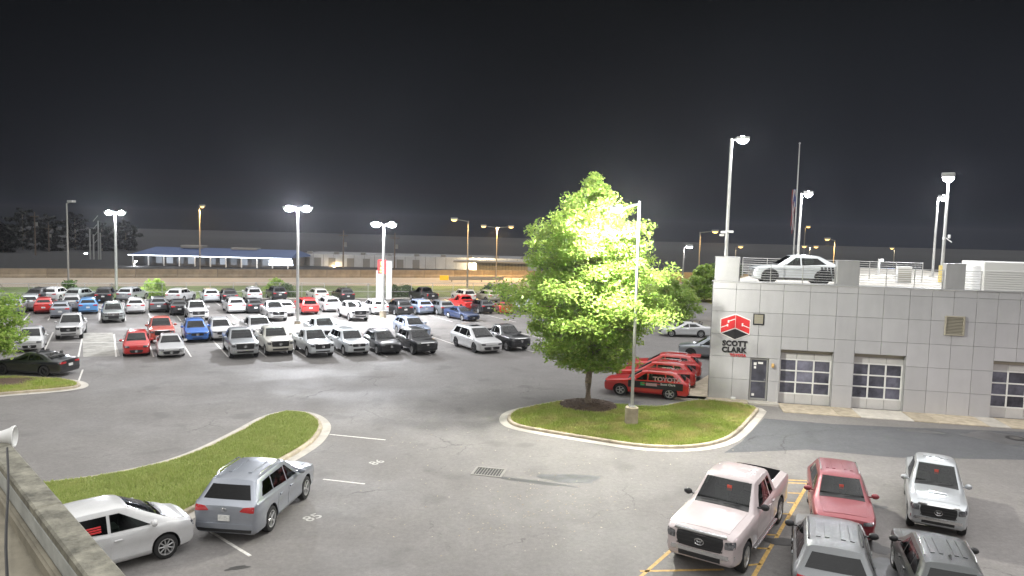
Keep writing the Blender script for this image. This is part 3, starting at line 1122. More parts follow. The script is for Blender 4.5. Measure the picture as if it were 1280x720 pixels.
SPECS['fastback'] = Spec(L=4.69, W=1.88, H=1.68, zb=.24, wr=.38, xf=1.45, xr=-1.40, kind='sedan', hf=.96, hc=1.08, xc=1.05, xrf=.25, xrr=-1.30, xrb=-2.05, zd=1.22, zs0=1.02, zs1=1.10, rw=.62, spokes=5, ww=.24,
                         bed=None, grille=(.5, .58, .70), hl=(.5, .9, .74, .86), bump='paint', hood=None, rails=False, ribs=0)
PROTO = {}


def proto(model):
    """list of (name, mesh, slot rule, location, child list) for one model; slot rule 'paint', 'rim' or None"""
    if model in PROTO: return PROTO[model]
    S = SPECS[model]
    S.keys = keys(S.L, S.W, S.H, S.zb, S.hf, S.hc, S.xc, S.xrf, S.xrr, S.xrb, S.zd, S.zs0, S.zs1, S.rw)
    body = body_mesh(S, 'body')
    bm = bmesh.new()
    bm.from_mesh(body)
    bvh = BVHTree.FromBMesh(bm)
    bm.free()
    h, w = S.L / 2, S.W / 2
    P = [('body', body, 'paint', None, [])]

    def add(name, me, rule=None, loc=None, ch=None):
        if me is not None: P.append((name, me, rule, loc, ch or []))
    add('windshield', patch(bvh, [(-w + .25, S.hc + .035), (w - .25, S.hc + .035), (S.rw - .07, S.H - .10), (-S.rw + .07, S.H - .10)], '+x', M['glass_green'], 'windshield', 8, 5, .006, .012),
        ch=[('wiper', wiper_mesh(bvh, S, y), None, None, []) for y in (-.35, .3)])
    rear_ch = []
    if S.cab: rz = (1.42, S.H - .2)
    elif S.kind == 'sedan': rz = (S.zd + .035, S.H - .11)
    else: rz = (S.zd + .10, S.H - .20)
    add('rear_window', patch(bvh, [(w - .26, rz[0]), (-w + .26, rz[0]), (-S.rw + .12, rz[1]), (S.rw - .12, rz[1])], '-x', M['glass_side'] if S.kind == 'sedan' else M['glass'], 'rear_window', 8, 4, .006, .012))
    # side windows
    zt, zb_ = S.H - .185, .065
    xA0, xA1 = S.xc - .42, S.xrf - .20
    if S.kind == 'pickup': cuts = [(.02 + (xA1 - .3) * .3, None), (S.xrr + .22, None)]
    xB = {'pickup': -.02, 'suv': -.10, 'sedan': -.22, 'van': .18}[S.kind]
    xC = {'pickup': S.xrr + .20, 'suv': -1.05, 'sedan': S.xrr + .02, 'van': -1.0}[S.kind]
    if S.kind == 'pickup': xB = (xA1 + S.xrr) / 2 - .05
    wins = [((xB + .04, S.zs0 + zb_), (xA0, S.zs0 + zb_ - .02), (xA1, zt), (xB + .04, zt))]
    if S.kind == 'sedan':
        wins.append(((xC - .30, S.zs1 + zb_), (xB - .04, S.zs0 + zb_), (xB - .04, zt), (xC + .16, zt - .01)))
    else:
        wins.append(((xC, S.zs1 + zb_ - .02), (xB - .04, S.zs0 + zb_), (xB - .04, zt), (xC + .05, zt)))
    if S.kind in ('suv', 'van'):
        wins.append(((S.xrb + .42, S.zs1 + zb_), (xC - .07, S.zs1 + zb_ - .02), (xC - .02, zt), (S.xrr + .32, zt - .02)))
    for sgn, ax in ((1, '+y'), (-1, '-y')):
        for q in wins:
            add('side_window', patch(bvh, q, ax, M['glass_side'] if q is wins[0] or S.kind == 'sedan' else M['glass'], 'side_window', 5, 3, .006, .012))
        # doors with handles
        z0 = S.zb + .17
        ends = [(xB + .015, min(S.xc - .18, S.xf - S.wr * 1.22)), (max(xC - .02, S.xr + S.wr * 1.22), xB - .015)]
        for a, b in ends:
            hx = a + .18
            zz = S.zs0 - .14
            hb = MB()
            hb.bbox(hx - .10, hx + .10, -.02, .02, -.02, .02, .008)
            hit = bvh.ray_cast(Vector((hx, sgn * 4, zz)), Vector((0, -sgn, 0)))
            hm = hb.mesh('handle', M['chrome'], False)
            add('door', patch(bvh, [(a, z0), (b, z0), (b, S.zs0 - .03), (a, (S.zs0 + S.zs1) / 2 - .03)], ax, M['dark'], 'door', 4, 6, .006), 'paint',
                ch=[('handle', hm, 'handle', (0, hit[0].y + sgn * .02, zz), [])])
        # sill
        add('sill', patch(bvh, [(S.xr + S.wr * 1.2, S.zb + .03), (S.xf - S.wr * 1.2, S.zb + .03), (S.xf - S.wr * 1.2, S.zb + .15), (S.xr + S.wr * 1.2, S.zb + .15)], ax, M['dark'], 'sill', 4, 2, .012), 'sill')
        # mirror
        mm = MB()
        mm.ellipsoid((0, 0, 0), (.09, .13, .09), 10, 6)
        mm.box(-.02, .04, -sgn * .2 if sgn > 0 else 0, 0 if sgn > 0 else .2, -.05, -.02)
        add('mirror', mm.mesh('mirror', M['dark'], True, 50), 'mirror', (S.xc - .38, sgn * (w + .10), S.zs0 + .12), [])
        # lamps
        a, b, z0, z1 = S.hl
        add('headlight', patch(bvh, [(sgn * a, z0 + .02), (sgn * b, z0 + .05), (sgn * b, z1), (sgn * a, z1 - .03)], '+x', M['headlamp'], 'headlight', 6, 3, .01, rnd_=.3))
        if S.kind == 'pickup': tq = [(w - .21, S.zd - .42), (w - .06, S.zd - .42), (w - .06, S.zd - .10), (w - .21, S.zd - .10)]
        elif S.kind == 'sedan': tq = [(w - .55, S.zd - .24), (w - .07, S.zd - .26), (w - .08, S.zd - .12), (w - .55, S.zd - .13)]
        else: tq = [(w - .52, S.zd - .17), (w - .085, S.zd - .20), (w - .095, S.zd - .03), (w - .40, S.zd - .05)]
        add('tail_light', patch(bvh, [(sgn * y, z) for y, z in tq], '-x', M['taillamp'], 'tail_light', 5, 3, .012, rnd_=.15))
        for xw in (S.xf, S.xr):
            q_ = MB()
            q_.tube([(xw + S.wr * 1.2 * math.cos(a), sgn * (w - .015), S.wr + .02 + S.wr * 1.2 * math.sin(a)) for a in np.linspace(-.35, 3.49, 15)], .04, 6)
            add('wheel_arch', q_.mesh('wheel_arch', M['dark'], True), 'arch')
    # nose
    gw, g0, g1 = S.grille
    nb = 4
    bars = []
    for k in range(nb):
        z = g0 + (g1 - g0) * (k + .5) / nb
        bars.append(('grille_bar', patch(bvh, [(-gw * .93, z - .012), (gw * .93, z - .012), (gw * .93, z + .012), (-gw * .93, z + .012)], '+x', M['rim_dark'], 'grille_bar', 8, 1, .026), 'bar', None, []))
    bars.append(('emblem', emblem_mesh(bvh, (g0 + g1) / 2, min(.085, (g1 - g0) * .42)), None, None, []))
    add('grille', patch(bvh, [(-gw * .9, g0), (gw * .9, g0), (gw, g1), (-gw, g1)], '+x', M['dark'], 'grille', 8, 3, .014, rnd_=.25), ch=bars)
    if S.kind == 'pickup' or model == 'suv_box':
        add('grille_surround', patch(bvh, [(-gw - .05, g1 + .005), (gw + .05, g1 + .005), (gw + .03, g1 + .055), (-gw - .03, g1 + .055)], '+x', M['chrome'], 'grille_surround', 8, 1, .03), 'bar')
        add('lower_intake', patch(bvh, [(-gw * .85, S.zb + .12), (gw * .85, S.zb + .12), (gw * .85, g0 - .13), (-gw * .85, g0 - .13)], '+x', M['dark'], 'lower_intake', 6, 2, .012))
        add('front_bumper', patch(bvh, [(-w + .10, g0 - .12), (w - .10, g0 - .12), (w - .10, g0 - .02), (-w + .10, g0 - .02)], '+x', M['chrome'], 'front_bumper', 10, 1, .03, .1), 'bumper')
    else:
        add('lower_intake', patch(bvh, [(-gw * .8, S.zb + .12), (gw * .8, S.zb + .12), (gw * .7, S.zb + .20), (-gw * .7, S.zb + .20)], '+x', M['dark'], 'lower_intake', 6, 2, .012))
    add('hood', patch(bvh, [(S.xc + .06, -w + .23), (h - .22, -w + .30), (h - .22, w - .30), (S.xc + .06, w - .23)], '+z', M['dark'], 'hood', 8, 6, .009), 'paint')
    add('cowl', patch(bvh, [(S.xc - .10, -w + .26), (S.xc + .035, -w + .24), (S.xc + .035, w - .24), (S.xc - .10, w - .26)], '+z', M['dark'], 'cowl', 2, 6, .007))
    if S.kind != 'sedan':
        add('rear_valance', patch(bvh, [(w - .18, S.zb + .10), (-w + .18, S.zb + .10), (-w + .15, S.zb + .19), (w - .15, S.zb + .19)], '-x', M['dark'], 'rear_valance', 8, 1, .032))
    if S.hood == 'scoop':
        add('hood_scoop', patch(bvh, [(S.xc + .25, -.32), (S.xc + .85, -.28), (S.xc + .85, .28), (S.xc + .25, .32)], '+z', M['dark'], 'hood_scoop', 5, 5, .028), 'paint')
    # tail
    if S.kind != 'sedan':
        rc = [('emblem', tail_emblem(bvh, S.zd - .13), None, None, [])]
        zl = S.zb + .48 if S.kind != 'pickup' else S.zb + .40
        add('tailgate', patch(bvh, [(w - .20, zl), (-w + .20, zl), (-w + .24, S.zd - .07), (w - .24, S.zd - .07)], '-x', M['dark'], 'tailgate', 6, 4, .006), 'paint', ch=rc)
    add('rear_bumper', patch(bvh, [(w - .16, S.zb + .10), (-w + .16, S.zb + .10), (-w + .13, S.zb + .34), (w - .13, S.zb + .34)], '-x', M['dark'], 'rear_bumper', 8, 2, .02, .06), 'rear_bumper')
    add('number_plate', patch(bvh, [(.17, S.zb + .42), (-.17, S.zb + .42), (-.17, S.zb + .58), (.17, S.zb + .58)], '-x', M['plate'], 'number_plate', 2, 1, .03))
    if S.rails_on():
        for sgn in (-1, 1):
            rb = MB()
            y = sgn * (S.rw - .04)
            rb.tube([(S.xrf - .30, y, S.H - .03), (S.xrf - .42, y, S.H + .025), (S.xrr + .45, y, S.H + .01), (S.xrr + .3, y, S.H - .05)], .022, 6)
            add('roof_rail', rb.mesh('roof_rail', M['chrome'], True), 'rail')
    for i in range(S.__dict__.get('ribs', 0)):
        y = {2: (-.3, .3), 4: (-.38, -.18, .18, .38)}[S.ribs][i]
        add('roof_rib', patch(bvh, [(S.xrr + .45, y - .05), (S.xrf - .5, y - .05), (S.xrf - .5, y + .05), (S.xrr + .45, y + .05)], '+z', M['dark'], 'roof_rib', 6, 1, .018), 'paint')
    if model == 'minivan':
        add('sunroof', patch(bvh, [(S.xrf - .95, -.38), (S.xrf - .32, -.38), (S.xrf - .32, .38), (S.xrf - .95, .38)], '+z', M['glass'], 'sunroof', 4, 3, .006)) if model != 'suv_mid' else None
    # hollow the cabin out and open the windows, then furnish it
    cuts_ = []
    iw = w - .13
    ex = S.xrr + .02 if S.cab else S.xrb + .14
    et = S.H - .16 if S.cab else S.zd - .06
    prof_ = [(S.xc - .06, iw, S.hc - .05, iw - .06), (S.xrf + .02, iw, S.H - .125, S.rw - .07), (S.xrr + .10, iw, S.H - .145, S.rw - .09), (ex, iw - .03, et, iw - .12 if not S.cab else S.rw - .09)]
    c = MB()
    vs = []
    for x, a, zt_, b in prof_:
        zz_ = min(S.zs0, zt_ - .01)
        vs += [(x, -a, .62), (x, -a, zz_), (x, -b, zt_), (x, b, zt_), (x, a, zz_), (x, a, .62)]
    n_ = 6
    c.add(vs, [(5, 4, 3, 2, 1, 0), tuple(range(18, 24))] + [(i * n_ + k, i * n_ + (k + 1) % n_, (i + 1) * n_ + (k + 1) % n_, (i + 1) * n_ + k) for i in range(3) for k in range(n_)], 1)
    cuts_.append(c)

    def prism(q, ax_, a, b):
        c = MB()
        f_ = (lambda p, t: (p[0], t, p[1])) if ax_ == 'y' else (lambda p, t: (t, p[0], p[1]))
        k = len(q)
        c.add([f_(p, a) for p in q] + [f_(p, b) for p in q], [tuple(range(k)), tuple(reversed(range(k, 2 * k)))] + [(i, i + k, (i + 1) % k + k, (i + 1) % k) for i in range(k)], 1)
        cuts_.append(c)
    for q in wins: prism([(x, z) for x, z in q], 'y', -2, 2)
    prism([(-w + .26, S.hc + .045), (w - .26, S.hc + .045), (S.rw - .08, S.H - .11), (-S.rw + .08, S.H - .11)], 'x', S.xrf - .25, S.xc + .05)
    prism([(w - .27, rz[0] + .01), (-w + .27, rz[0] + .01), (-S.rw + .13, rz[1] - .01), (S.rw - .13, rz[1] - .01)], 'x', (S.xrr - .3) if S.cab else -h - .2, S.xrr + .3)
    ob = link('cut', body)
    for c in cuts_:
        cme = c.mesh('c', [M['cabin'], M['cabin']])
        fix_normals(cme)
        co = link('c', cme)
        md = ob.modifiers.new('b', 'BOOLEAN')
        md.operation, md.object, md.solver = 'DIFFERENCE', co, 'EXACT'
        bpy.context.view_layer.update()
        dg = bpy.context.evaluated_depsgraph_get()
        nm = bpy.data.meshes.new_from_object(ob.evaluated_get(dg), depsgraph=dg)
        ob.modifiers.clear()
        ob.data = nm
        bpy.data.objects.remove(co)
    body = ob.data
    body.name = 'body'
    bpy.data.objects.remove(ob)
    body.polygons.foreach_set('use_smooth', [True] * len(body.polygons))
    body.set_sharp_from_angle(angle=R(33))
    P[0] = ('body', body, 'paint', None, [])
    sx0 = S.xrf - .25
    for y in (-.38, .38):
        q = MB()
        q.bbox(sx0 - .25, sx0 + .30, y - .25, y + .25, .62, .80, .05)
        Mx = Matrix.Translation((sx0 - .28, y, .78)) @ Matrix.Rotation(-.25, 4, 'Y')
        q.bbox(-.08, .08, -.24, .24, 0, .56, .05, 0, Mx)
        q.bbox(-.06, .05, -.13, .13, .60, .78, .04, 0, Mx)
        add('front_seat', q.mesh('front_seat', M['seat']), 'inside')
    q = MB()
    rx = sx0 - 1.0
    q.bbox(rx - .2, rx + .28, -.62, .62, .62, .80, .05)
    Mx = Matrix.Translation((rx - .22, 0, .78)) @ Matrix.Rotation(-.28, 4, 'Y')
    q.bbox(-.07, .07, -.62, .62, 0, .52, .05, 0, Mx)
    for y in (-.4, .4): q.bbox(-.05, .05, y - .12, y + .12, .54, .70, .03, 0, Mx)
    add('rear_seat', q.mesh('rear_seat', M['seat']), 'inside')
    q = MB()
    q.bbox(S.xc - .72, S.xc - .16, -iw + .03, iw - .03, .66, S.zs0 - .06, .06)
    q.tube([(S.xc - .86 + .06 * math.sin(a), .38 + .18 * math.cos(a), S.zs0 - .05 + .17 * math.sin(a)) for a in np.linspace(0, 6.283, 15)], .016, 5, caps=False)
    add('dashboard', q.mesh('dashboard', M['cabin']), 'inside')
    tm, gm, dm = wheel_meshes(S.wr, S.ww, S.spokes)
    S.wheels = []
    for x in (S.xf, S.xr):
        for sgn in (1, -1):
            S.wheels.append((x, sgn * (w - S.ww / 2 - .015), S.wr, sgn))
    PROTO[model] = (S, P, (tm, gm, dm))
    return PROTO[model]


Spec.rails_on = lambda s: bool(s.__dict__.get('rails'))
Spec.__getattr__ = lambda s, k: None if not k.startswith('__') else (_ for _ in ()).throw(AttributeError(k))


def wiper_mesh(bvh, S, y):
    mb = MB()
    pts = []
    for t in (0, .5, 1):
        hit = bvh.ray_cast(Vector((6, y + t * .5 - .25, S.hc + .055 + t * .03)), Vector((-1, 0, 0)))
        if hit[0] is None: return None
        pts.append(hit[0] + Vector((.03, 0, .01)))
    mb.tube(pts, .009, 4)
    return mb.mesh('wiper', M['dark'])


def oval(mb, c, ry, rz_, t, x, n=20):
    pts = [(x, c[0] + ry * math.cos(2 * math.pi * k / n), c[1] + rz_ * math.sin(2 * math.pi * k / n)) for k in range(n + 1)]
    mb.tube(pts, t, 5, caps=False)


def emblem_mesh(bvh, z, r_):
    hit = bvh.ray_cast(Vector((6, 0, z)), Vector((-1, 0, 0)))
    if hit[0] is None: return None
    x = hit[0].x + .04
    mb = MB()
    oval(mb, (0, z), r_ * 1.45, r_, .010, x)
    oval(mb, (0, z + r_ * .35), r_ * .95, r_ * .42, .009, x)
    oval(mb, (0, z - r_ * .05), r_ * .42, r_ * .9, .009, x)
    return mb.mesh('emblem', M['chrome'], True, 60)


def tail_emblem(bvh, z):
    hit = bvh.ray_cast(Vector((-6, 0, z)), Vector((1, 0, 0)))
    if hit[0] is None: return None
    mb = MB()
    x = hit[0].x - .022
    r_ = .05
    oval(mb, (0, z), r_ * 1.45, r_, .007, x)
    oval(mb, (0, z + r_ * .35), r_ * .95, r_ * .42, .006, x)
    oval(mb, (0, z - r_ * .05), r_ * .42, r_ * .9, .006, x)
    return mb.mesh('emblem', M['chrome'], True, 60)


def slot(o, m):
    o.material_slots[0].link = 'OBJECT'
    o.material_slots[0].material = m


def vehicle(model, paint_m, loc, heading, label, cat, group=None, rim='rim', trim=None, bump=None, name=None, detail=True, mirror=None, scale=1.0, inside=True):
    """place a vehicle: loc = ground point under its centre, heading in degrees = the way its nose points"""
    S, P, W = proto(model)
    nm = name or {'pickup': 'pickup_truck', 'van': 'minivan'}.get(S.kind, {'sedan': 'sedan', 'coupe': 'sports_coupe', 'hatchback': 'hatchback'}.get(model, 'suv'))
    t = tag(empty(nm, loc, R(heading)), label, cat, group)
    t.scale = scale if isinstance(scale, tuple) else (scale,) * 3

    def put(item, par):
        name_, me, rule, l_, ch = item
        if me is None or (rule == 'inside' and not inside) or (rule == 'arch' and not trim): return
        o = link(name_, me, par, l_)
        if rule == 'paint': slot(o, paint_m)
        elif rule == 'mirror': slot(o, mirror or paint_m)
        elif rule == 'sill': slot(o, trim or paint_m)
        elif rule in ('bumper', 'rear_bumper'): slot(o, bump or paint_m)
        elif rule == 'rail' and trim: slot(o, M['dark'])
        elif rule == 'handle': slot(o, paint_m)
        elif rule == 'bar' and trim: slot(o, M['chrome'])
        for c in ch:
            if detail: put(c, o)
    for it in P: put(it, t)
    tm, gm, dm = W
    for x, y, z, sgn in S.wheels:
        o = link('wheel', tm, t, (x, y, z), 0 if sgn > 0 else math.pi)
        g = link('rim', gm, o)
        if rim != 'rim': slot(g, M[rim])
        if detail: link('brake_disc', dm, o)
    return t


M['pink_print'] = mat('pink_print', (.55, .36, .37), .5)
PT = dict(
    white=paint('white_paint', (.53, .53, .53)), pearl=paint('pearl_white_paint', (.50, .43, .425)),
    silver=paint('silver_paint', (.44, .46, .475), .45), pale=paint('pale_silver_paint', (.62, .65, .67), .3), cream=paint('cream_white_paint', (.55, .53, .47)),
    grey=paint('grey_paint', (.16, .17, .18), .5), mgrey=paint('metal_grey_paint', (.27, .29, .31), .5), black=paint('black_paint', (.014, .015, .017)),
    navy=paint('navy_paint', (.03, .05, .12), .3), red=paint('red_paint', (.55, .028, .025)), salmon=paint('faded_red_paint', (.52, .10, .07)),
    rose=paint('wine_red_paint', (.25, .035, .045), .3, drops=True), blue=paint('blue_paint', (.035, .15, .50), .2), lightblue=paint('light_blue_paint', (.10, .28, .55), .2),
    sage=paint('sage_grey_paint', (.34, .37, .36), .3), tan=paint('tan_paint', (.48, .44, .34), .3), bluesilver=paint('blue_silver_paint', (.36, .42, .55), .5),
    hsilver=paint('bluish_silver_paint', (.30, .32, .36), .5), wetgrey=paint('rain_wet_grey_paint', (.055, .06, .06), .4, drops=True),
    wetsilver=paint('rain_wet_silver_paint', (.15, .157, .16), .35, drops=True))


def lot_car(model, p, px, py, end, head, label, cat, group, **kw):
    """a car of the lot by the foot of its nearer end (F front, B back) and its heading"""
    S = SPECS[model]
    g = G(px, py, .12)
    d = Vector((math.cos(R(head)), math.sin(R(head)), 0))
    c = g + d * ((-1 if end == 'F' else 1) * S.L / 2)
    return vehicle(model, PT[p], (c.x, c.y, .0), head, label, cat, group, **kw)


F_, B_ = -60, 120
CARS = [
    # front double row, noses towards the camera
    ('hatchback', 'white', 37, 439, 'F', F_, 'white hatchback half hidden by the small tree at the left edge', 'hatchback', {}),
    ('hatchback', 'red', 171, 444.5, 'F', F_ - 2, 'bright red hatchback at the left end of the front row, nose out', 'hatchback', {}),
    ('sedan', 'white', 215, 446, 'F', F_, 'white sedan with a black lower grille between the red hatchback and the blue car', 'sedan', dict(rim='rim_dark')),
    ('pickup_large', 'silver', 307, 447.5, 'F', F_, 'big silver pickup with a tall black grille and chrome bar, front row', 'pickup truck', dict(bump=M['chrome'])),
    ('pickup_large', 'cream', 351, 443.5, 'F', F_, 'creamy white pickup with black grille, left of the tall lamp post', 'pickup truck', {}),
    ('pickup_mid', 'pale', 404, 446, 'F', F_, 'pale silver pickup with an empty bed, just right of the tall lamp post', 'pickup truck', {}),
    ('suv_box', 'pale', 449, 444, 'F', F_, 'silver off-road wagon with hood scoop beside a black car in the front row', 'SUV', {}),
    ('crossover', 'black', 490, 442.5, 'F', F_, 'shiny black crossover with bright round lamps in the front row', 'SUV', {}),
    ('suv_box', 'black', 535, 443, 'F', F_, 'square-nosed black wagon with a white front plate at the right of the black pair', 'SUV', {}),
    ('minivan', 'white', 613, 440.5, 'F', F_, 'white minivan standing alone with its nose out, left of the big tree', 'minivan', dict(rim='rim_dark', scale=1.08)),
    ('pickup_mid', 'black', 652, 438, 'F', F_, 'black pickup partly behind the leaves of the big tree', 'pickup truck', {}),
    # second row, same way round
    ('pickup_mid', 'white', 86, 424, 'F', F_ - 2, 'white pickup with a black grille standing alone left of empty bays', 'pickup truck', dict(rim='rim_dark')),
    ('pickup_mid', 'salmon', 203, 428, 'F', F_, 'faded red pickup behind the white sedan', 'pickup truck', {}),
    ('crossover', 'blue', 247, 427, 'F', F_, 'bright blue compact car with a black grille', 'crossover', {}),
    ('crossover', 'white', 279, 425, 'F', F_, 'white crossover half hidden behind the big silver pickup', 'SUV', {}),
    ('pickup_large', 'white', 331, 427, 'F', F_, 'bright white pickup standing behind the creamy white one', 'pickup truck', {}),
    ('pickup_mid', 'pale', 414, 427, 'F', F_, 'silver pickup of which roof and bed show behind the front row', 'pickup truck', {}),
    ('suv_mid', 'bluesilver', 528, 422, 'F', F_, 'bluish silver SUV behind the square black wagon', 'SUV', {}),
    # third row
    ('crossover', 'mgrey', 16, 393, 'B', B_, 'dark grey SUV behind the small tree at the left edge', 'SUV', {}),
    ('suv_mid', 'pale', 36, 388, 'B', B_, 'pale SUV wedged between a grey SUV and a red hatchback', 'SUV', {}),
    ('hatchback', 'red', 54, 391.5, 'B', B_, 'red hatchback seen from behind in the left third row', 'hatchback', {}),
    ('hatchback', 'hsilver', 75, 397, 'B', B_, 'silver hatchback with a wide dark rear window behind a white pickup', 'hatchback', {}),
    ('suv_mid', 'white', 89, 388, 'B', B_, 'white SUV mostly hidden by the silver hatchback', 'SUV', {}),
    ('crossover', 'lightblue', 110, 392, 'B', B_, 'light blue crossover seen from behind', 'crossover', {}),
    ('suv_box', 'sage', 142, 402.5, 'F', F_, 'grey-green off-road wagon facing the camera alone below the left lamp post', 'SUV', dict(trim=M['dark'], bump=M['dark'])),
    ('crossover', 'white', 170, 392, 'B', B_, 'white crossover seen from behind, right of the grey-green wagon', 'SUV', {}),
    ('crossover', 'grey', 199, 390, 'B', B_, 'dark grey crossover behind the faded red pickup', 'SUV', {}),
    ('hatchback', 'black', 225, 393.5, 'B', B_, 'black hatchback beside the white pickup of the third row', 'hatchback', {}),
    ('pickup_mid', 'white', 249, 401, 'F', F_, 'white pickup behind the bright blue car', 'pickup truck', {}),
    ('suv_mid', 'white', 296, 391.5, 'B', B_, 'white SUV with red lamps on an open stretch of the third row', 'SUV', {}),
    ('hatchback', 'black', 320, 391, 'B', B_, 'small black car between two white ones in the third row', 'hatchback', {}),
    ('pickup_mid', 'white', 348, 401, 'F', F_, 'white pickup left of the tall lamp post in the third row', 'pickup truck', {}),
    ('crossover', 'white', 359, 394.5, 'B', B_, 'white crossover hidden between a white pickup and a lamp post', 'SUV', {}),
    ('suv_box', 'red', 389, 393, 'B', B_, 'red off-road wagon seen from behind, right of the tall lamp post', 'SUV', {}),
    ('suv_mid', 'white', 417, 389.5, 'B', B_, 'white SUV between the red wagon and a large white pickup', 'SUV', {}),
    ('pickup_large', 'white', 451, 401, 'F', F_, 'large white pickup with a silver grille left of the concrete lamp base', 'pickup truck', dict(bump=M['chrome'])),
    ('suv_mid', 'white', 477, 393, 'B', B_, 'white SUV behind the concrete lamp base', 'SUV', {}),
    ('suv_mid', 'black', 507, 394, 'B', B_, 'black SUV with bright tail lamps right of the lamp base', 'SUV', {}),
    ('suv_mid', 'bluesilver', 533, 393, 'B', B_, 'blue-tinted silver SUV between two dark ones', 'SUV', {}),
    ('suv_mid', 'grey', 560, 393.5, 'B', B_, 'dark grey SUV left of the red pickup', 'SUV', {}),
    ('pickup_mid', 'red', 590, 389, 'B', B_, 'red pickup behind the navy sedan', 'pickup truck', {}),
    ('sedan', 'navy', 592, 401, 'F', F_ + 8, 'navy blue sedan with its nose out, before the red pickup', 'sedan', {}),
    ('crossover', 'black', 611, 392, 'B', B_, 'black crossover between a red pickup and a red coupe', 'SUV', {}),
    ('coupe', 'red', 634, 392, 'B', B_ - 18, 'low red sports coupe near the left edge of the big tree', 'sports car', {}),
    ('crossover', 'pale', 668, 390, 'B', B_, 'pale crossover glimpsed through the left part of the tree crown', 'SUV', {}),
    ('suv_mid', 'white', 700, 388, 'B', B_, 'white SUV glimpsed through the middle of the tree crown', 'SUV', {}),
    # the row along the fence
    ('suv_mid', 'black', 41, 377.5, 'B', 92, 'black SUV farthest left along the fence', 'SUV', {}),
    ('suv_mid', 'white', 60, 376.5, 'B', 98, 'white SUV along the fence between a black and a sage one', 'SUV', {}),
    ('suv_mid', 'sage', 89, 378, 'B', 95, 'sage silver SUV along the fence left of the left lamp post', 'SUV', {}),
    ('suv_box', 'black', 129, 378, 'B', 112, 'black wagon with glowing red lamp along the fence by the left lamp post', 'SUV', {}),
    ('suv_mid', 'silver', 154, 376.5, 'B', 95, 'silver SUV along the fence right of the left lamp post', 'SUV', {}),
    ('suv_mid', 'white', 215, 377.5, 'B', 92, 'white SUV along the fence with free bays on both sides', 'SUV', {}),
    ('suv_mid', 'pale', 265, 378, 'B', B_, 'pale SUV along the fence left of a black one', 'SUV', {}),
    ('suv_mid', 'black', 288, 378, 'B', B_, 'black SUV along the fence between a pale and a white one', 'SUV', {}),
    ('suv_box', 'white', 319, 376.5, 'B', B_, 'white off-road wagon along the fence, right of a black SUV', 'SUV', {}),
    ('suv_box', 'black', 350, 375, 'B', B_, 'black open-looking off-roader along the fence left of the tall lamp post', 'SUV', {}),
    ('suv_mid', 'cream', 403, 376.5, 'B', B_, 'cream SUV along the fence right of the tall lamp post', 'SUV', {}),
    ('suv_mid', 'black', 435, 376, 'B', B_, 'black SUV along the fence behind the large white pickup', 'SUV', {}),
    ('pickup_mid', 'black', 541, 376.5, 'B', 128, 'black pickup along the fence right of the red lit sign', 'pickup truck', {}),
    ('suv_box', 'cream', 588, 378, 'B', B_, 'large cream wagon along the fence behind the red pickup', 'SUV', {}),
    ('crossover', 'tan', 619, 377.5, 'B', B_ + 4, 'tan crossover along the fence behind the red coupe', 'SUV', {}),
    ('suv_mid', 'grey', 645, 377, 'B', B_, 'dark SUV at the fence beside the left edge of the big tree', 'SUV', {}),
]
for model, p, px, py, e, hd, lab, cat, kw in CARS:
    lot_car(model, p, px + rnd.uniform(-.5, .5), py + rnd.uniform(-.25, .25), e, hd + rnd.uniform(-1.8, 1.8), lab, cat, 'cars parked in the lot rows', inside=False, **kw)

# cars nearer the camera
NEAR = 'cars parked in the yard near the camera'


def at(p, head, fwd=0.0, left=0.0):
    d = Vector((math.cos(R(head)), math.sin(R(head)), 0))
    n = Vector((-d.y, d.x, 0))
    q = Vector((p[0], p[1], 0)) + d * fwd + n * left
    return (q.x, q.y, 0.0)


# black sedan at the left kerb
g = G(35, 468.5)
vehicle('sedan', PT['black'], at((g.x, g.y), 174, .0, -.55), 174, 'black sedan seen side-on beside the kerbed lawn at the left edge', 'sedan', rim='rim_dark')
# pinkish white pickup in the yellow hatching
hd = -123
tundra = vehicle('pickup_large', PT['pearl'], at((6.86, 19.56), hd, -2.20, -.98), hd, 'pearl white crew cab pickup with black side mirrors in the yellow hatched bay', 'pickup truck', NEAR, mirror=M['dark'], bump=M['chrome'], scale=(1.14, 1.06, 1.10))
red_car = vehicle('crossover', PT['rose'], at((10.85, 22.1), -110, -1.5, 0), -110, 'wine red compact crossover facing the camera behind a silver SUV', 'crossover', NEAR)
rav = vehicle('crossover', PT['wetsilver'], at((9.25, 19.45), 68, -.42, 0), 68, 'wet silver SUV seen from behind with ribbed roof and dark rear window', 'SUV', NEAR, trim=M['dark'], mirror=M['dark'], scale=1.07)
tac = vehicle('pickup_mid', PT['silver'], at((13.95, 22.15), -118, -2.5, 0), -118, 'silver pickup facing the camera on the right of the yard', 'pickup truck', NEAR, bump=M['chrome'], scale=(.97, .90, 1.02))
_g = G(1172, 667, 1.66)
grey = vehicle('crossover', PT['wetgrey'], at((_g.x, _g.y), 69, -.15, 0), 69, 'rain-speckled dark grey SUV seen from behind, in front of the silver pickup', 'SUV', NEAR, mirror=M['dark'], scale=(1, .95, 1))
hl = vehicle('suv_mid', PT['hsilver'], at((-7.32, 21.46), 84, 1.28, 1.02), 84, 'bluish silver SUV parked beside the long curved lawn, rear towards the camera', 'SUV', NEAR, scale=(.98, 1.06, 1.09))
mx = vehicle('hatchback', PT['white'], at((-9.65, 19.42), 44, -1.34, .92), 44, 'white hatchback with red stickers in its rear side window beside the roof parapet', 'hatchback', NEAR, scale=(1.0, 1.06, 1.09))

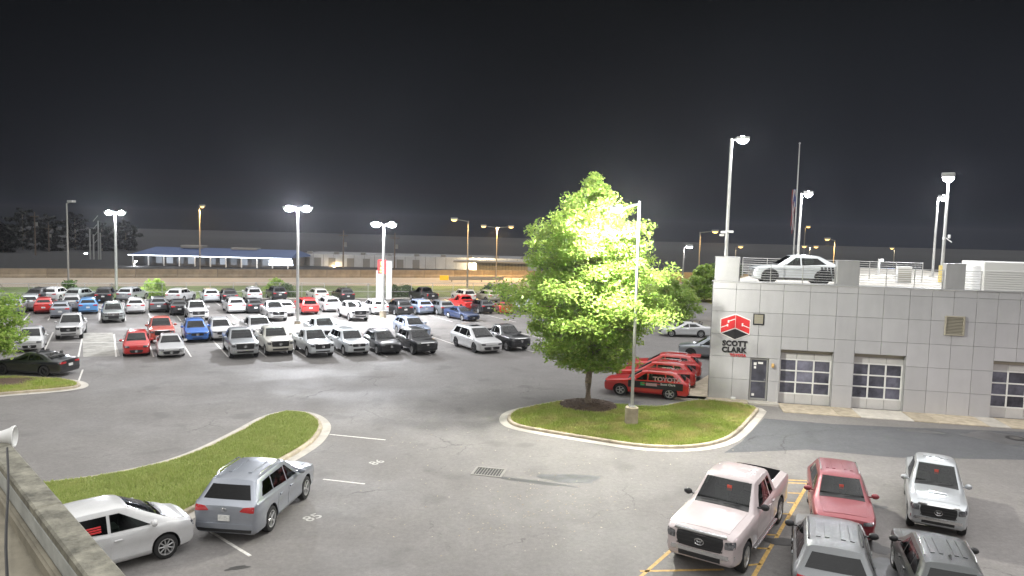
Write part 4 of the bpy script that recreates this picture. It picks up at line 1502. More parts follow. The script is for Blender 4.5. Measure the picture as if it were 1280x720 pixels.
# paper tags behind windshields, dealer plates and stickers
for v, S_, y, z in ((tundra, SPECS['pickup_large'], .08, 1.68), (tac, SPECS['pickup_mid'], .0, 1.62), (red_car, SPECS['crossover'], .0, 1.36)):
    mb = MB()
    k = (z - S_.hc) / (S_.H - .08 - S_.hc)
    x = S_.xc + (S_.xrf - S_.xc) * k
    mb.bbox(x + .022, x + .034, y - .07, y + .07, z - .08, z + .08, .003, 0, Matrix.Translation((0, 0, 0)))
    mb.build('price_tag', M['red_tag'], v)
S_ = SPECS['hatchback']
for i in range(3):
    mb = MB()
    z = 1.15 + i * .055
    mb.bbox(-.92 + i * .04, -.30, -.835 + i * .022 - .016, -.835 + i * .022, z - .02, z + .02, .004)
    mb.build('window_sticker', M['red'], mx)
mb = MB()
mb.tube([(-1.25, .0, 1.53), (-1.5, 0, 1.66)], .008, 5)
mb.ellipsoid((-1.25, 0, 1.54), (.05, .03, .02))
mb.build('antenna', M['dark'], mx)
mb = MB()
mb.tube([(-1.3, 0, 1.66), (-1.42, 0, 1.72), (-1.54, 0, 1.67)], [.03, .03, .01], 6)
mb.build('antenna', M['dark'], grey)
for sgn in (-1, 1):
    mb = MB()
    mb.bbox(-1.0, 1.35, sgn * 1.0 - .09, sgn * 1.0 + .09, .40, .45, .015)
    mb.build('running_board', M['chrome'], tundra)

# white sedan farther back and three red lettered cars by the building
g = G(866, 421)
vehicle('sedan', PT['white'], at((g.x, g.y), 150, .8, 0), 150 + 30, 'white sedan on the far drive between the tree and the building', 'sedan')
g = G(861, 447)
vehicle('suv_mid', PT['mgrey'], at((g.x, g.y), 163, -1.6, -.7), 163, 'dark silver SUV nosing out behind the red lettered cars', 'SUV', rim='rim_dark')
for i in range(3):
    hd = 163
    c = at((8.05, 41.15), hd, 0, -.9)
    c = (c[0] + i * 1.15, c[1] + i * 3.0, 0)
    lab = ['nearest red car with TOYOTA lettering parked beside the workshop wall', 'middle one of the three red lettered cars by the workshop', 'farthest of the three red lettered cars by the workshop'][i]
    v = vehicle('crossover', PT['red'], c, hd, lab, 'lettered car', 'red lettered cars beside the workshop', scale=(1.08, 1, .95))
    # black wrap on the flank, with letters
    for nm, s, size, m, x, z, q in (('side_lettering', 'TOYOTA', .36, M['pink_print'], -1.15, 1.24, -.915), ('door_lettering', '704-814-9000', .17, M['sign_white'], -1.2, .93, -.955)):
        if nm == 'door_lettering': s = 'Scott Clark'
        me = text_mesh(nm, s, size, m, .012 if size > .3 else .004, .004)
        o = link(nm, me, v)
        o.matrix_local = Matrix(((-1, 0, 0, x), (0, 0, 1, .955), (0, 1, 0, z), (0, 0, 0, 1))) if True else None
    mb = MB()
    mb.box(-2.0, .95, .930, .948, .62, 1.05)
    mb.build('side_wrap', M['sign_black'], v)
    mb = MB()
    mb.box(-.62, -.02, .9495, .953, .78, .96)
    mb.build('door_sign', M['pink_print'], v)
    mb = MB()
    mb.box(.05, .28, .9495, .953, .78, .98)
    mb.build('door_logo', mat('green_print', (.05, .4, .12), .6), v)
    mb = MB()                                       # roof-end spoiler
    mb.bbox(-2.25, -1.65, -.62, .62, 1.60, 1.66, .02)
    o = mb.build('spoiler', M['dark'], v)
    slot(o, PT['red'])


# ------------------------------------------------------------------ the workshop building
W0 = Vector((11.8, 41.2, 0))
WA = R(-11.5)
bld = tag(empty('service_building', W0, WA), 'grey panelled workshop building with roof parking and glazed bay doors', 'building')
U = [0, 1.31, 2.65, 3.94, 5.38, 6.81, 7.9, 9.26, 10.6, 11.73, 12.82, 13.95, 15.0, 16.08, 17.2, 18.3, 19.4, 20.5, 21.6, 22.7]
Z = [0, 1.31, 2.63, 3.95, 5.28, 6.60, 6.98]
OPEN = [(2.28, 3.32, 0, 2.63), (3.94, 6.81, 0, 3.2), (7.9, 10.6, 0, 3.2), (15.0, 17.72, 0, 3.2)]
SK = .34                                             # the side wall runs straight away from the yard
UE, DEP = 22.7, 34.0
mb = MB()


def core(u0, u1, v0, v1, z0, z1):
    vs = [(u0 + v0 * SK * (1 if u0 == 0 else 0), v0, z0), (u1, v0, z0), (u1, v1, z0), (u0 + v1 * SK * (1 if u0 == 0 else 0), v1, z0)]
    vs += [(x, y, z1) for x, y, z in vs]
    mb.add(vs, [(3, 2, 1, 0), (4, 5, 6, 7), (0, 1, 5, 4), (1, 2, 6, 5), (2, 3, 7, 6), (3, 0, 4, 7)])


core(0, UE, .55, DEP, 0, 6.9)
for a, b in ((0, 2.28), (3.32, 3.94), (6.81, 7.9), (10.6, 15.0), (17.72, UE)): mb.box(a + .002, b - .002, .06, .549, 0, 3.2)
mb.box(.002, UE, .06, .549, 3.202, 6.9)
mb.box(2.282, 3.318, .06, .549, 2.63, 3.198)
me = mb.mesh('wall', M['joint'])
fix_normals(me)
link('wall', me, bld)
r3 = random.Random(3)
for i in range(len(U) - 1):
    for j in range(len(Z) - 1):
        rects = [(U[i], U[i + 1], Z[j], Z[j + 1])]
        for (a, b, c, d) in OPEN:
            new = []
            for (u0, u1, z0, z1) in rects:
                if u1 <= a + .01 or u0 >= b - .01 or z1 <= c + .01 or z0 >= d - .01:
                    new.append((u0, u1, z0, z1))
                    continue
                if u0 < a - .02: new.append((u0, a, z0, z1))
                if u1 > b + .02: new.append((b, u1, z0, z1))
                if z1 > d + .02: new.append((max(u0, a), min(u1, b), d, z1))
            rects = new
        for (u0, u1, z0, z1) in rects:
            if z1 - z0 < .05 or u1 - u0 < .05: continue
            p = MB()
            dz = r3.uniform(-.0035, .0035)
            dy = r3.uniform(-.004, .004)
            p.bbox(u0 + .009, u1 - .009, 0 + dy, .055, z0 + .009 + (.02 if z0 == 0 else 0), z1 - .009, .005)
            p.build('wall_panel', M['panel'], bld)
# coping, roof deck, side wall panels
mb = MB()
mb.bbox(-.05, UE, -.05, .5, 6.985, 7.05, .012)
mb.build('coping', M['block'], bld)
mb = MB()
vs = [(.1, .52, 6.905), (UE, .52, 6.905), (UE, DEP, 6.905), (DEP * SK, DEP, 6.905)]
mb.add(vs, [(0, 1, 2, 3)])
mb.build('roof_deck', M['concrete_pale'], bld)
# person door
d = MB()
for a, b, c, e in ((2.29, 2.39, 0, 2.62), (3.21, 3.31, 0, 2.62), (2.39, 3.21, 2.50, 2.62), (2.39, 3.21, .0, .24), (2.39, 3.21, 1.20, 1.26)): d.bbox(a, b, .10, .18, c, e, .006)
door = d.build('door', M['door_alu'], bld)
d = MB()
d.box(2.38, 3.22, .135, .15, .23, 2.51)
pn = d.build('pane', M['pane'], door)
d = MB()
d.tube([(3.12, .06, .9), (3.12, .03, .95), (3.12, .03, 1.35), (3.12, .06, 1.4)], .016, 6)
d.build('handle', M['chrome'], door, smooth=True)
for a, b, c, e in ((2.50, 2.66, 2.18, 2.34), (2.74, 3.02, 2.26, 2.38), (2.52, 2.64, 1.98, 2.12), (2.46, 2.60, .36, .50)):
    d = MB()
    d.box(a, b, .128, .134, c, e)
    d.build('door_sticker', M['sign_white'], door)
# bay doors: 3 x 3 panes between a solid top and bottom row
for (a, b, c, e) in OPEN[1:]:
    w = b - a
    f = MB()
    y0, y1 = .34, .42
    rows = [.0, .60, 1.27, 1.94, 2.60, 2.98]
    for x in (a, a + w / 3, a + 2 * w / 3, b):
        x0 = min(max(x - .045, a + .01), b - .1)
        f.bbox(x0, x0 + .09, y0 + .001, y1, .62, 2.58, .01)
    for z in rows[1:5]: f.bbox(a + .012, b - .012, y0, y1, z - .04, z + .04, .01)
    gd = f.build('bay_door', M['white_frame'], bld)
    for i in range(3):
        x0, x1 = a + w * i / 3 + .008, a + w * (i + 1) / 3 - .008
        for j in range(1, 4):
            p = MB()
            p.box(x0 + .03, x1 - .03, y0 + .035, y0 + .05, rows[j] + .03, rows[j + 1] - .03)
            p.build('pane', M['pane'], gd)
        for z0, z1 in ((.01, .56), (2.645, 2.98)):
            p = MB()
            p.bbox(x0, x1, y0 + .01, y0 + .05, z0, z1, .01)
            p.build('door_panel', M['door_white'], gd)
    p = MB()
    p.box(a + .004, b - .004, y0 + .02, y0 + .2, 2.99, 3.198)
    p.build('lintel', M['louvre'], gd)
    for x, s_ in ((a, 1), (b, -1)):
        p = MB()
        xs = sorted((x + s_ * .003, x + s_ * .012))
        p.box(xs[0], xs[1], .055, .5, .0, 3.195)
        p.build('jamb', M['block'], gd)
# vent, small vent, wall lamp
v = MB()
for q in ((12.42, 12.50, 4.5, 5.58), (13.34, 13.42, 4.5, 5.58), (12.50, 13.34, 5.5, 5.58), (12.50, 13.34, 4.5, 4.58)): v.bbox(q[0], q[1], -.09, .0, q[2], q[3], .01)
vent = v.build('vent', M['louvre'], bld)
v = MB()
v.box(12.49, 13.35, -.02, -.012, 4.57, 5.51)
v.build('vent_back', M['dark'], vent)
for i in range(11):
    v = MB()
    z = 4.62 + i * .081
    v.add([(12.5, -.015, z + .05), (13.34, -.015, z + .05), (13.34, -.075, z), (12.5, -.075, z), (12.5, -.012, z + .04), (13.34, -.012, z + .04), (13.34, -.072, z - .01), (12.5, -.072, z - .01)],
          [(0, 1, 2, 3), (7, 6, 5, 4), (3, 2, 6, 7), (0, 3, 7, 4), (1, 5, 6, 2)])
    v.build('slat', M['louvre'], vent)
v = MB()
for q in ((2.32, 2.38, 4.57, 5.23), (2.87, 2.93, 4.57, 5.23), (2.38, 2.87, 5.17, 5.23), (2.38, 2.87, 4.57, 4.63)): v.bbox(q[0], q[1], -.05, -.004, q[2], q[3], .008)
sv = v.build('small_vent', M['mgrey'] if 'mgrey' in M else M['rim_dark'], bld)
for i in range(5):
    v = MB()
    z = 4.66 + i * .105
    v.box(2.38, 2.87, -.035, -.012, z, z + .085)
    v.build('slat', M['louvre'], sv)
v = MB()
v.bbox(3.46, 3.62, -.13, -.004, 2.12, 2.36, .03)
v.ellipsoid((3.54, -.14, 2.24), (.07, .05, .1), 10, 6)
v.build('wall_lamp', mat('amber_lens', (.55, .35, .13), .4), bld, smooth=True)
v = MB()
v.bbox(1.27, 1.55, -.16, -.01, .04, .24, .015)
v.build('hose_box', M['white_frame'], bld)

# sign: faceted cube mark and lettering (each a flat raised letter plate)
sign = tag(empty('wall_sign', W0, WA), 'red and black cube emblem with SCOTT CLARK lettering on the grey panel wall', 'sign')


def plate(name, pts, y, m, th=.05):
    p = MB()
    n = len(pts)
    vs = [(x, y, z) for x, z in pts] + [(x, y + th, z) for x, z in pts]
    fs = [tuple(range(n)), tuple(reversed(range(n, 2 * n)))] + [(i, i + n, (i + 1) % n + n, (i + 1) % n) for i in range(n)]
    p.add(vs, fs)
    me = p.mesh(name, m)
    fix_normals(me)
    return link(name, me, sign)


T, LT, LB, CB, BB, RT, RB = (1.34, 5.12), (.54, 4.80), (.54, 4.02), (1.34, 4.34), (1.34, 3.66), (2.14, 4.80), (2.14, 4.02)
plate('backing', [(1.34, 5.17), (.49, 4.83), (.49, 3.98), (1.34, 3.61), (2.19, 3.98), (2.19, 4.83)], -.03, M['sign_white'], .03)
plate('cube_face', [(1.325, 5.10), LT, LB, (1.325, 4.345)], -.05, M['red'], .02)
plate('cube_face', [(1.355, 5.10), RT, RB, (1.355, 4.345)], -.05, M['red'], .02)
plate('cube_base', [(1.34, 4.29), (.60, 3.985), (1.34, 3.67), (2.08, 3.985)], -.05, M['sign_black'], .02)


def bar(p, q, w):
    (a, b), (c, d_) = p, q
    dx, dz = c - a, d_ - b
    L = math.hypot(dx, dz)
    nx, nz = -dz / L * w / 2, dx / L * w / 2
    plate('letter_cut', [(a + nx, b + nz), (c + nx, d_ + nz), (c - nx, d_ - nz), (a - nx, b - nz)], -.055, M['sign_white'], .006)


bar((1.325, 4.86), (.95, 4.71), .045)
bar((.95, 4.77), (.95, 4.62), .09)
bar((.54, 4.33), (.90, 4.475), .045)
bar((.90, 4.54), (.90, 4.40), .09)
bar((2.14, 4.36), (1.74, 4.52), .045)
bar((1.74, 4.63), (1.74, 4.45), .09)


def letters(s, size, x, z, m, bold):
    o = link('lettering', text_mesh('lettering', s, size, m, bold, .02, space=1.06), sign)
    o.matrix_local = Matrix(((1, 0, 0, x), (0, 0, -1, -.025), (0, 1, 0, z), (0, 0, 0, 1)))


letters('SCOTT', .42, 1.36, 3.40, M['sign_black'], .022)
letters('CLARK', .42, 1.33, 3.02, M['sign_black'], .022)
letters('TOYOTA', .21, 1.57, 2.72, M['red'], .008)

# pavement along the wall, slab by slab
for i, (a, b) in enumerate(((-1.6, -.1), (-.1, 1.3), (1.3, 2.2), (2.2, 3.9), (3.9, 6.8), (6.8, 7.9), (7.9, 10.55), (10.55, 11.75), (11.75, 14.2), (14.2, 15.2), (15.2, 17.7), (17.7, 20), (20, 23))):
    p = MB()
    y0 = -2.05 if a >= 3.8 else -.75
    p.bbox(a + .01, b - .01, y0, .05, -.05, .05 if a >= 3.8 else .12, .012)
    o = p.build('pavement', M['concrete'] if i % 3 else M['concrete_pale'], None, W0, WA)
    o['kind'] = 'structure'
for i in range(9):                                   # walk beside the building, back along the side wall
    p = MB()
    a, b = i * 2.2 - .7, (i + 1) * 2.2 - .7
    vs = [(SK * y + x, y, z) for z in (-.05, .12) for (x, y) in ((-1.9, a + .012), (-.02, a + .012), (-.02, b - .012), (-1.9, b - .012))]
    p.add(vs, [(3, 2, 1, 0), (4, 5, 6, 7), (0, 1, 5, 4), (1, 2, 6, 5), (2, 3, 7, 6), (3, 0, 4, 7)])
    o = p.build('pavement', M['concrete'], None, W0, WA)
    o['kind'] = 'structure'

# roof edge: blocks, cable railing, louvred screen (local frame of the building)
RZ = 6.905


def roof_thing(name, label, cat, u, v, group=None, rz=0.0):
    c = W0 + Vector((math.cos(WA) * u - math.sin(WA) * v, math.sin(WA) * u + math.cos(WA) * v, 0))
    return tag(empty(name, (c.x, c.y, RZ), WA + rz), label, cat, group)


for u0, u1, lab in ((.08, 1.42, 'square grey parapet block at the left end of the roof edge'), (6.72, 7.9, 'square grey parapet block right of the silver car on the roof'), (12.3, 13.3, 'square pinkish parapet block at the roof edge near the twin roof lamps')):
    p = MB()
    p.bbox(0, u1 - u0, 0, .5, .15, 1.53, .015)
    t = roof_thing('parapet_block', lab, 'parapet block', u0, .02, 'blocks on the roof edge')
    p.build('block', M['block'], t)
    p = MB()
    p.bbox(-.02, u1 - u0 + .02, -.02, .52, 1.531, 1.56, .008)
    p.build('cap', M['block'], t)
for u, v, w, h, lab in ((8.75, 6.5, .75, .95, 'low white block at the far side of the roof left of the blue screen'), (12.2, 7.5, .85, 1.1, 'low white block at the far side of the roof beside the lamp poles'), (1.6, 9.5, .9, 1.35, 'white block at the far side of the roof behind the nose of the parked car')):
    t = roof_thing('parapet_block', lab, 'parapet block', u, v, 'blocks on the roof edge')
    p = MB()
    p.bbox(0, w, 0, .4, 0, h, .015)
    p.build('block', M['white_frame'], t)
    for k in range(7):
        p = MB()
        z = .1 + k * (h - .2) / 7
        p.box(.04, w - .04, -.018, -.002, z, z + .05)
        p.build('slat', M['louvre'], t)


def railing(u0, u1, v, lab, h=1.2, n=8):
    t = roof_thing('cable_railing', lab, 'railing', u0, v, 'railings of the roof deck')
    L = u1 - u0
    k = max(1, int(round(L / 1.7)))
    for i in range(k + 1):
        p = MB()
        x = min(max(L * i / k, .03), L - .03)
        p.bbox(x - .022, x + .022, -.022, .022, 0.0, h, .005)
        p.build('post', M['rail'], t)
    for j in range(n):
        p = MB()
        z = .18 + (h - .22) * j / (n - 1)
        p.tube([(0, 0, z), (L, 0, z)], 0.02 if j == n - 1 else .013, 5)
        p.build('cable', M['rail'], t)
    return t


railing(1.44, 6.70, .25, 'cable railing on the roof edge before the silver car')
railing(7.92, 12.28, .25, 'cable railing on the roof edge between the middle and right blocks')
railing(13.32, 14.2, .25, 'short cable railing left of the louvred roof screen')
railing(2.6, 14.2, 9.0, 'long cable railing at the far side of the roof', 1.35, 9)
t = roof_thing('louvred_screen', 'bright white louvred screen box at the right end of the roof', 'roof screen', 14.22, .03)
p = MB()
p.bbox(0, 8.0, .05, 3.0, .1, 1.70, .02)
p.build('screen_box', M['white_frame'], t)
for k in range(9):
    p = MB()
    p.bbox(.02, 8.0, -.0, .045, .16 + k * .125, .16 + k * .125 + .085, .008)
    p.build('slat', M['white_frame'], t)
c = W0 + Vector((math.cos(WA) * 4.75 - math.sin(WA) * 2.2, math.sin(WA) * 4.75 + math.cos(WA) * 2.2, 0))
roof_car = vehicle('fastback', PT['pale'], (c.x, c.y, RZ), 180 - 11.5 + 4, 'silver SUV with zebra stripes over its tail parked up on the workshop roof', 'SUV', rim='rim_dark', trim=M['dark'])
roof_car.scale = (1.05, 1.05, 1.06)
for k in range(5):
    p = MB()
    x = -1.35 - k * .19
    p.add([(x, .962, .40), (x - .11, .962, .40), (x - .02, .950, 1.02), (x + .11, .950, 1.02), (x, .93, .40), (x - .11, .93, .40), (x - .02, .90, 1.02), (x + .11, .90, 1.02)],
          [(0, 1, 2, 3), (4, 7, 6, 5), (0, 3, 7, 4), (1, 5, 6, 2), (0, 4, 5, 1), (3, 2, 6, 7)])
    p.build('zebra_stripe', M['sign_black'], roof_car)

# roof lamps, flag pole
def up(px, base_y, top_y, dist):
    b = Dp(px, base_y, dist)
    return b, Dp(px, top_y, dist).z


b, h = up(907, 330, 173, 45.5)
lp = lamp_post('lamp_post', 'tall grey lamp post with one head and a camera above the left parapet block', (b.x, b.y, RZ), h - RZ, [(.35, -.05)], .12, None, power=1100, col=COOL, size=(.8, .55, .18), down=False, group='lamp posts of the roof deck')
p = MB()
p.bbox(-.45, -.05, -.2, -.06, 2.95, 3.1, .02)
p.bbox(-.5, -.2, -.14, -.02, 2.78, 2.90, .02)
p.bbox(.05, .35, -.2, -.08, 3.0, 3.14, .02)
p.tube([(0, 0, 3.0), (-.3, -.1, 3.0)], .03, 6)
p.build('security_camera', M['white_frame'], lp)
b, h = up(996.5, 336, 241, 52)
lamp_post('lamp_post', 'lamp post with one bright head right beside the flag pole', (b.x, b.y, RZ), h - RZ, [(.2, -.1)], .10, None, power=1100, col=COOL, size=(.62, .55, .2), down=False, group='lamp posts of the roof deck')
b, h = up(1165.5, 345, 246, 56)
lamp_post('lamp_post', 'shorter one of the twin roof lamp posts, left', (b.x, b.y, RZ), h - RZ, [(.1, -.15)], .10, None, power=1000, col=COOL, size=(.62, .55, .2), down=False, group='lamp posts of the roof deck')
b, h = up(1177, 345, 221, 47)
l2 = lamp_post('lamp_post', 'taller one of the twin roof lamp posts with a yellow base sleeve', (b.x, b.y, RZ), h - RZ, [(-.08, -.12)], .11, None, power=1500, col=COOL, size=(.8, .75, .3), down=False, group='lamp posts of the roof deck')
p = MB()
p.lathe([(.13, .08), (.20, .08), (.20, 1.2), (.13, 1.2)], 14)
p.build('yellow_sleeve', mat('yellow_sleeve', (.60, .48, .16), .6), l2, smooth=True)
p = MB()
p.bbox(.14, .24, -.3, -.1, 3.0, 3.25, .02)
p.bbox(-.2, -.08, -.25, -.1, 2.9, 3.1, .02)
p.tube([(0, 0, 3.1), (.45, -.1, 2.75)], .035, 6)
p.build('security_camera', M['white_frame'], l2)
for px, py, by, dd in ((1097, 325, 352, 57), (1212, 338, 356, 52)):
    b, h = up(px, by, py, dd)
    lamp_post('bollard_lamp', 'short white post lamp behind the roof railing, %s' % ('left of the blue screen' if px < 1150 else 'left of the louvred screen'), (b.x, b.y, RZ), h - RZ + .1, [(.1, -.05)], .10, None, power=60, col=COOL, size=(.25, .2, .12), cat='post lamp')

fb = Dp(991, 335, 70)
fp = tag(empty('flag_pole', (fb.x, fb.y, 0)), 'tall thin flag pole with a limp striped flag beyond the roof', 'flag pole')
fh = Dp(991, 180, 70).z
p = MB()
p.tube([(0, 0, 0), (0, 0, fh)], [.12, .05], 10)
p.ellipsoid((0, 0, fh + .08), (.1, .1, .1), 8, 6)
p.build('pole', M['pole'], fp, smooth=True)
fl = tag(empty('flag', (fb.x, fb.y, 0)), 'limp red and white striped flag hanging on the tall pole', 'flag')
z1, z0 = Dp(991, 237, 70).z, Dp(991, 292, 70).z
cols = [mat('flag_red', (.26, .05, .05), .8), mat('flag_white', (.36, .34, .34), .8)]
for k in range(5):                                    # folded stripes hang as vertical pleats
    p = MB()
    x = -.40 + k * .06
    y = .05 * (-1) ** k
    pts0 = [(x + .03 * math.sin(z * 1.7 + k), y + .04 * math.cos(z * 2.3 + k), z) for z in np.linspace(z1, z0 + .35 * abs(k - 2), 9)]
    p.tube(pts0, [.036 + .010 * math.sin(i * 1.3 + k) for i in range(9)], 6)
    p.build('stripe', cols[k % 2], fl, smooth=True)
p = MB()
p.tube([(-.2, .02, z1 + .05), (-.22, .0, z1 - .8), (-.12, .02, z1 - 1.7)], [.12, .15, .08], 7)
p.build('canton', mat('flag_blue', (.02, .03, .12), .7), fl, smooth=True)

# ------------------------------------------------------------------ trees
def tree(name, label, base, H, crown0, prof, seed, n_leaves, leaf, m, trunk_r=.16, levels=34, layered=True, group=None, droop=.0, clumps=10, cat='tree', stump=None):
    """trunk with limbs in tiers, leaves set in flat clumps along the limbs; prof(t) = crown radius at 0..1 of the crown height"""
    rs = np.random.RandomState(seed)
    t = tag(empty(name, base), label, cat, group)
    tr = MB()
    k = 9
    pts = [(.10 * math.sin(i * .9 + seed), .10 * math.cos(i * 1.1 + seed) - .1, H * .93 * i / k) for i in range(k + 1)]
    pts[0] = (0, 0, -.1)
    tr.tube([(0, 0, -.1), (0, 0, .12)] + pts[1:], [trunk_r * 1.45, trunk_r * 1.1] + [trunk_r * (1 - .88 * i / k) for i in range(1, k + 1)], 10)
    cl = []
    cr = MB()
    for i in range(levels):
        f = (i + .5) / levels
        z = crown0 + (H - crown0) * (f ** 1.05) * .97
        a = i * 2.399 + rs.rand() * .6
        r_ = prof(f) * (.72 + .42 * rs.rand())
        zs_ = z - .10 * r_
        rise = (.12 + .30 * f) * r_ * (1 - droop)
        end = Vector((math.cos(a) * r_, math.sin(a) * r_, zs_ + rise))
        st = Vector((0, 0, zs_ - .15))
        mid = st.lerp(end, .5) + Vector((0, 0, .12 * r_))
        lr = trunk_r * .38 * (1 - .7 * f)
        tr.tube([st, mid, end], [lr, lr * .6, lr * .15], 5, caps=False)
        nb = max(3, int(clumps * r_ / 3.0))
        for j in range(nb):
            s = .22 + .80 * (j + rs.rand()) / nb
            c = st.lerp(mid, s * 2) if s < .5 else mid.lerp(end, s * 2 - 1)
            side = (rs.rand() - .5) * 1.05 * r_ * (1.12 - .62 * s)
            c = c + Vector((-math.sin(a) * side, math.cos(a) * side, rs.randn() * .14))
            cl.append((c, (.50 + .35 * rs.rand()) * (.5 + .16 * r_), s))
            if j % 2 == 0:
                tr.tube([mid.lerp(end, max(0, s * 2 - 1)) if s > .5 else st.lerp(mid, s * 2), c], [lr * .3, lr * .08], 4, caps=False)
    tr.build('trunk', M['bark'], t, smooth=True)
    per = max(8, n_leaves // len(cl))
    C = np.array([tuple(c) for c, _, _ in cl])
    Rr = np.array([r for _, r, _ in cl])
    idx = np.repeat(np.arange(len(cl)), per)
    n = len(idx)
    d = rs.randn(n, 3)
    d /= np.linalg.norm(d, axis=1)[:, None]
    rad = Rr[idx] * rs.rand(n) ** .45
    fl_ = np.array([1, 1, .62 if layered else .8])
    P = C[idx] + d * rad[:, None] * fl_
    P[:, 2] -= droop * (np.hypot(P[:, 0], P[:, 1]) * .12)
    # leaf frames: normals mostly up, tips outward and down
    nrm = rs.randn(n, 3) * .75 + np.array([0, 0, 1.0])
    nrm /= np.linalg.norm(nrm, axis=1)[:, None]
    ax = rs.randn(n, 3)
    ax -= nrm * (ax * nrm).sum(1)[:, None]
    ax /= np.linalg.norm(ax, axis=1)[:, None]
    bx = np.cross(nrm, ax)
    s = leaf * (.6 + .8 * rs.rand(n))[:, None]
    V = np.stack([P - ax * s, P + bx * s * .48 + nrm * s * .12, P + ax * s, P - bx * s * .48 + nrm * s * .12], 1)
    link('crown', tri_mesh('crown', V.reshape(-1, 3), 4, m), t)
    return t


def oak(f):
    return (2.2 + 3.4 * (f / .28) if f < .28 else 5.6 * (1 - .34 * ((f - .28) / .72)) * (1 - ((f - .28) / .72) ** 2.4) + .35) * .80


tree('oak_tree', 'large bright green pyramid-shaped tree with a lamp shining inside its crown', (TREE_AT.x, TREE_AT.y, .1), 12.6, 2.15, oak, 5, 80000, .10, M['leaf'], .21, 84, True, clumps=12)
b = G(-22, 470)
tree('young_tree', 'small yellow-green tree cut off by the left edge of the picture', (b.x, b.y, .1), 5.6, 1.3, lambda f: 2.5 * math.sin(math.pi * min(1, .22 + .78 * f)) + .2, 9, 11000, .12, M['leaf'], .1, 24, False)
b = G(838, 400)
tree('round_shrub', 'round green bush tree showing right behind the big tree', (b.x, b.y, 0), 4.6, .4, lambda f: 2.9 * math.sin(math.pi * min(1, .25 + .72 * f)) + .2, 12, 12000, .16, M['leaf'], .12, 26, False, cat='bush')
b = G(880, 376)
tree('broad_tree', 'mid green tree left of the building corner in the distance', (b.x, b.y, 0), 5.4, .6, lambda f: 3.2 * math.sin(math.pi * min(1, .25 + .72 * f)) + .2, 13, 9000, .22, M['leaf'], .14, 24, False)
b = G(905, 372)
tree('broad_tree', 'green tree close beside the upper building corner', (b.x, b.y, 0), 6.2, .6, lambda f: 3.4 * math.sin(math.pi * min(1, .25 + .72 * f)) + .2, 14, 9000, .22, M['leaf_dark'], .14, 24, False)
# shrubs on the bank behind the fence
for i, (px, py, s, lab) in enumerate(((195, 371, 1.7, 'bright green shrub behind the fence above the white third-row SUV'), (86, 368, 1.3, 'dark shrub round the foot of the unlit highway lamp'), (345, 370, 1.9, 'green shrub behind the fence left of the tall lamp post'), (358, 371, 1.3, 'small shrub behind the fence touching a larger one'),
                                       (492, 371, 1.2, 'dark shrub just right of the red lit sign'), (508, 371, 1.2, 'second dark shrub right of the red lit sign'), (612, 370, 1.3, 'low dark shrub on the bank near the tree'), (628, 369, 1.4, 'dark shrub on the bank closest to the tree'))):
    b = G(px, py)
    tree('shrub', lab, (b.x, b.y, 0), s * 1.25, .1, lambda f: s * .9 * math.sin(math.pi * min(1, .3 + .66 * f)) + .1, 30 + i, 1100, .2, M['leaf' if i in (0, 2) else 'leaf_dark'], .05, 12, False, cat='shrub', group='shrubs on the bank')
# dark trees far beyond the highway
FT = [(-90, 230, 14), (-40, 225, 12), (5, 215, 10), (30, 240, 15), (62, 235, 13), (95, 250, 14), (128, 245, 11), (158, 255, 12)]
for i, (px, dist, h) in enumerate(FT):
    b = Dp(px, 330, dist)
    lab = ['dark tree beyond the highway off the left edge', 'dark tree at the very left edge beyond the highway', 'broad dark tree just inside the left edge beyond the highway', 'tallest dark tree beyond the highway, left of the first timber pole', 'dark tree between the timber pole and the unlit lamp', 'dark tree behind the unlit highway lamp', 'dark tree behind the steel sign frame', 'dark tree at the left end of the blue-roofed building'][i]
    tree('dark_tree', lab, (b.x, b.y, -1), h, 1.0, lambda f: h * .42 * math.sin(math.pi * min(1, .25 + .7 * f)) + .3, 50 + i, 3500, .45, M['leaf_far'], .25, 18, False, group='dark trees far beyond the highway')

# ------------------------------------------------------------------ fence, highway, far buildings
fence = tag(empty('chain_link_fence'), 'chain link fence with metal posts along the back of the car rows', 'fence')
wires = MB()
for i in range(len(FENCE) - 1):
    a, b = FENCE[i], FENCE[i + 1]
    d = b - a
    n = max(1, int(round(d.length / 3.0)))
    for k in range(n):
        p = a + d * (k / n)
        m_ = MB()
        m_.tube([(0, 0, 0), (0, 0, 2.15)], .04, 6)
        m_.build('fence_post', M['pole'], fence, p)
    m_ = MB()
    m_.tube([a + Vector((0, 0, 2.1)), b + Vector((0, 0, 2.1))], .03, 5)
    m_.build('top_rail', M['pole'], fence)
    m_ = MB()
    m_.tube([a + Vector((0, 0, .95)), b + Vector((0, 0, .95))], .035, 5)
    m_.build('middle_rail', M['pole'], fence)
    L = d.length
    e = d.normalized()
    x = -2.1
    while x < L:
        for s in (1, -1):
            x0, x1 = (x, x + 2.1) if s > 0 else (x + 2.1, x)
            p0, p1 = a + e * max(0, min(L, x0)), a + e * max(0, min(L, x1))
            wires.add([p0 + Vector((0, 0, .03)), p0 + Vector((.02, 0, .03)), p1 + Vector((.02, 0, 2.1)), p1 + Vector((0, 0, 2.1))], [(0, 1, 2, 3)])
        x += .30
o = wires.build('chain_link', M['pole_far'], fence)
o['kind'] = 'stuff'

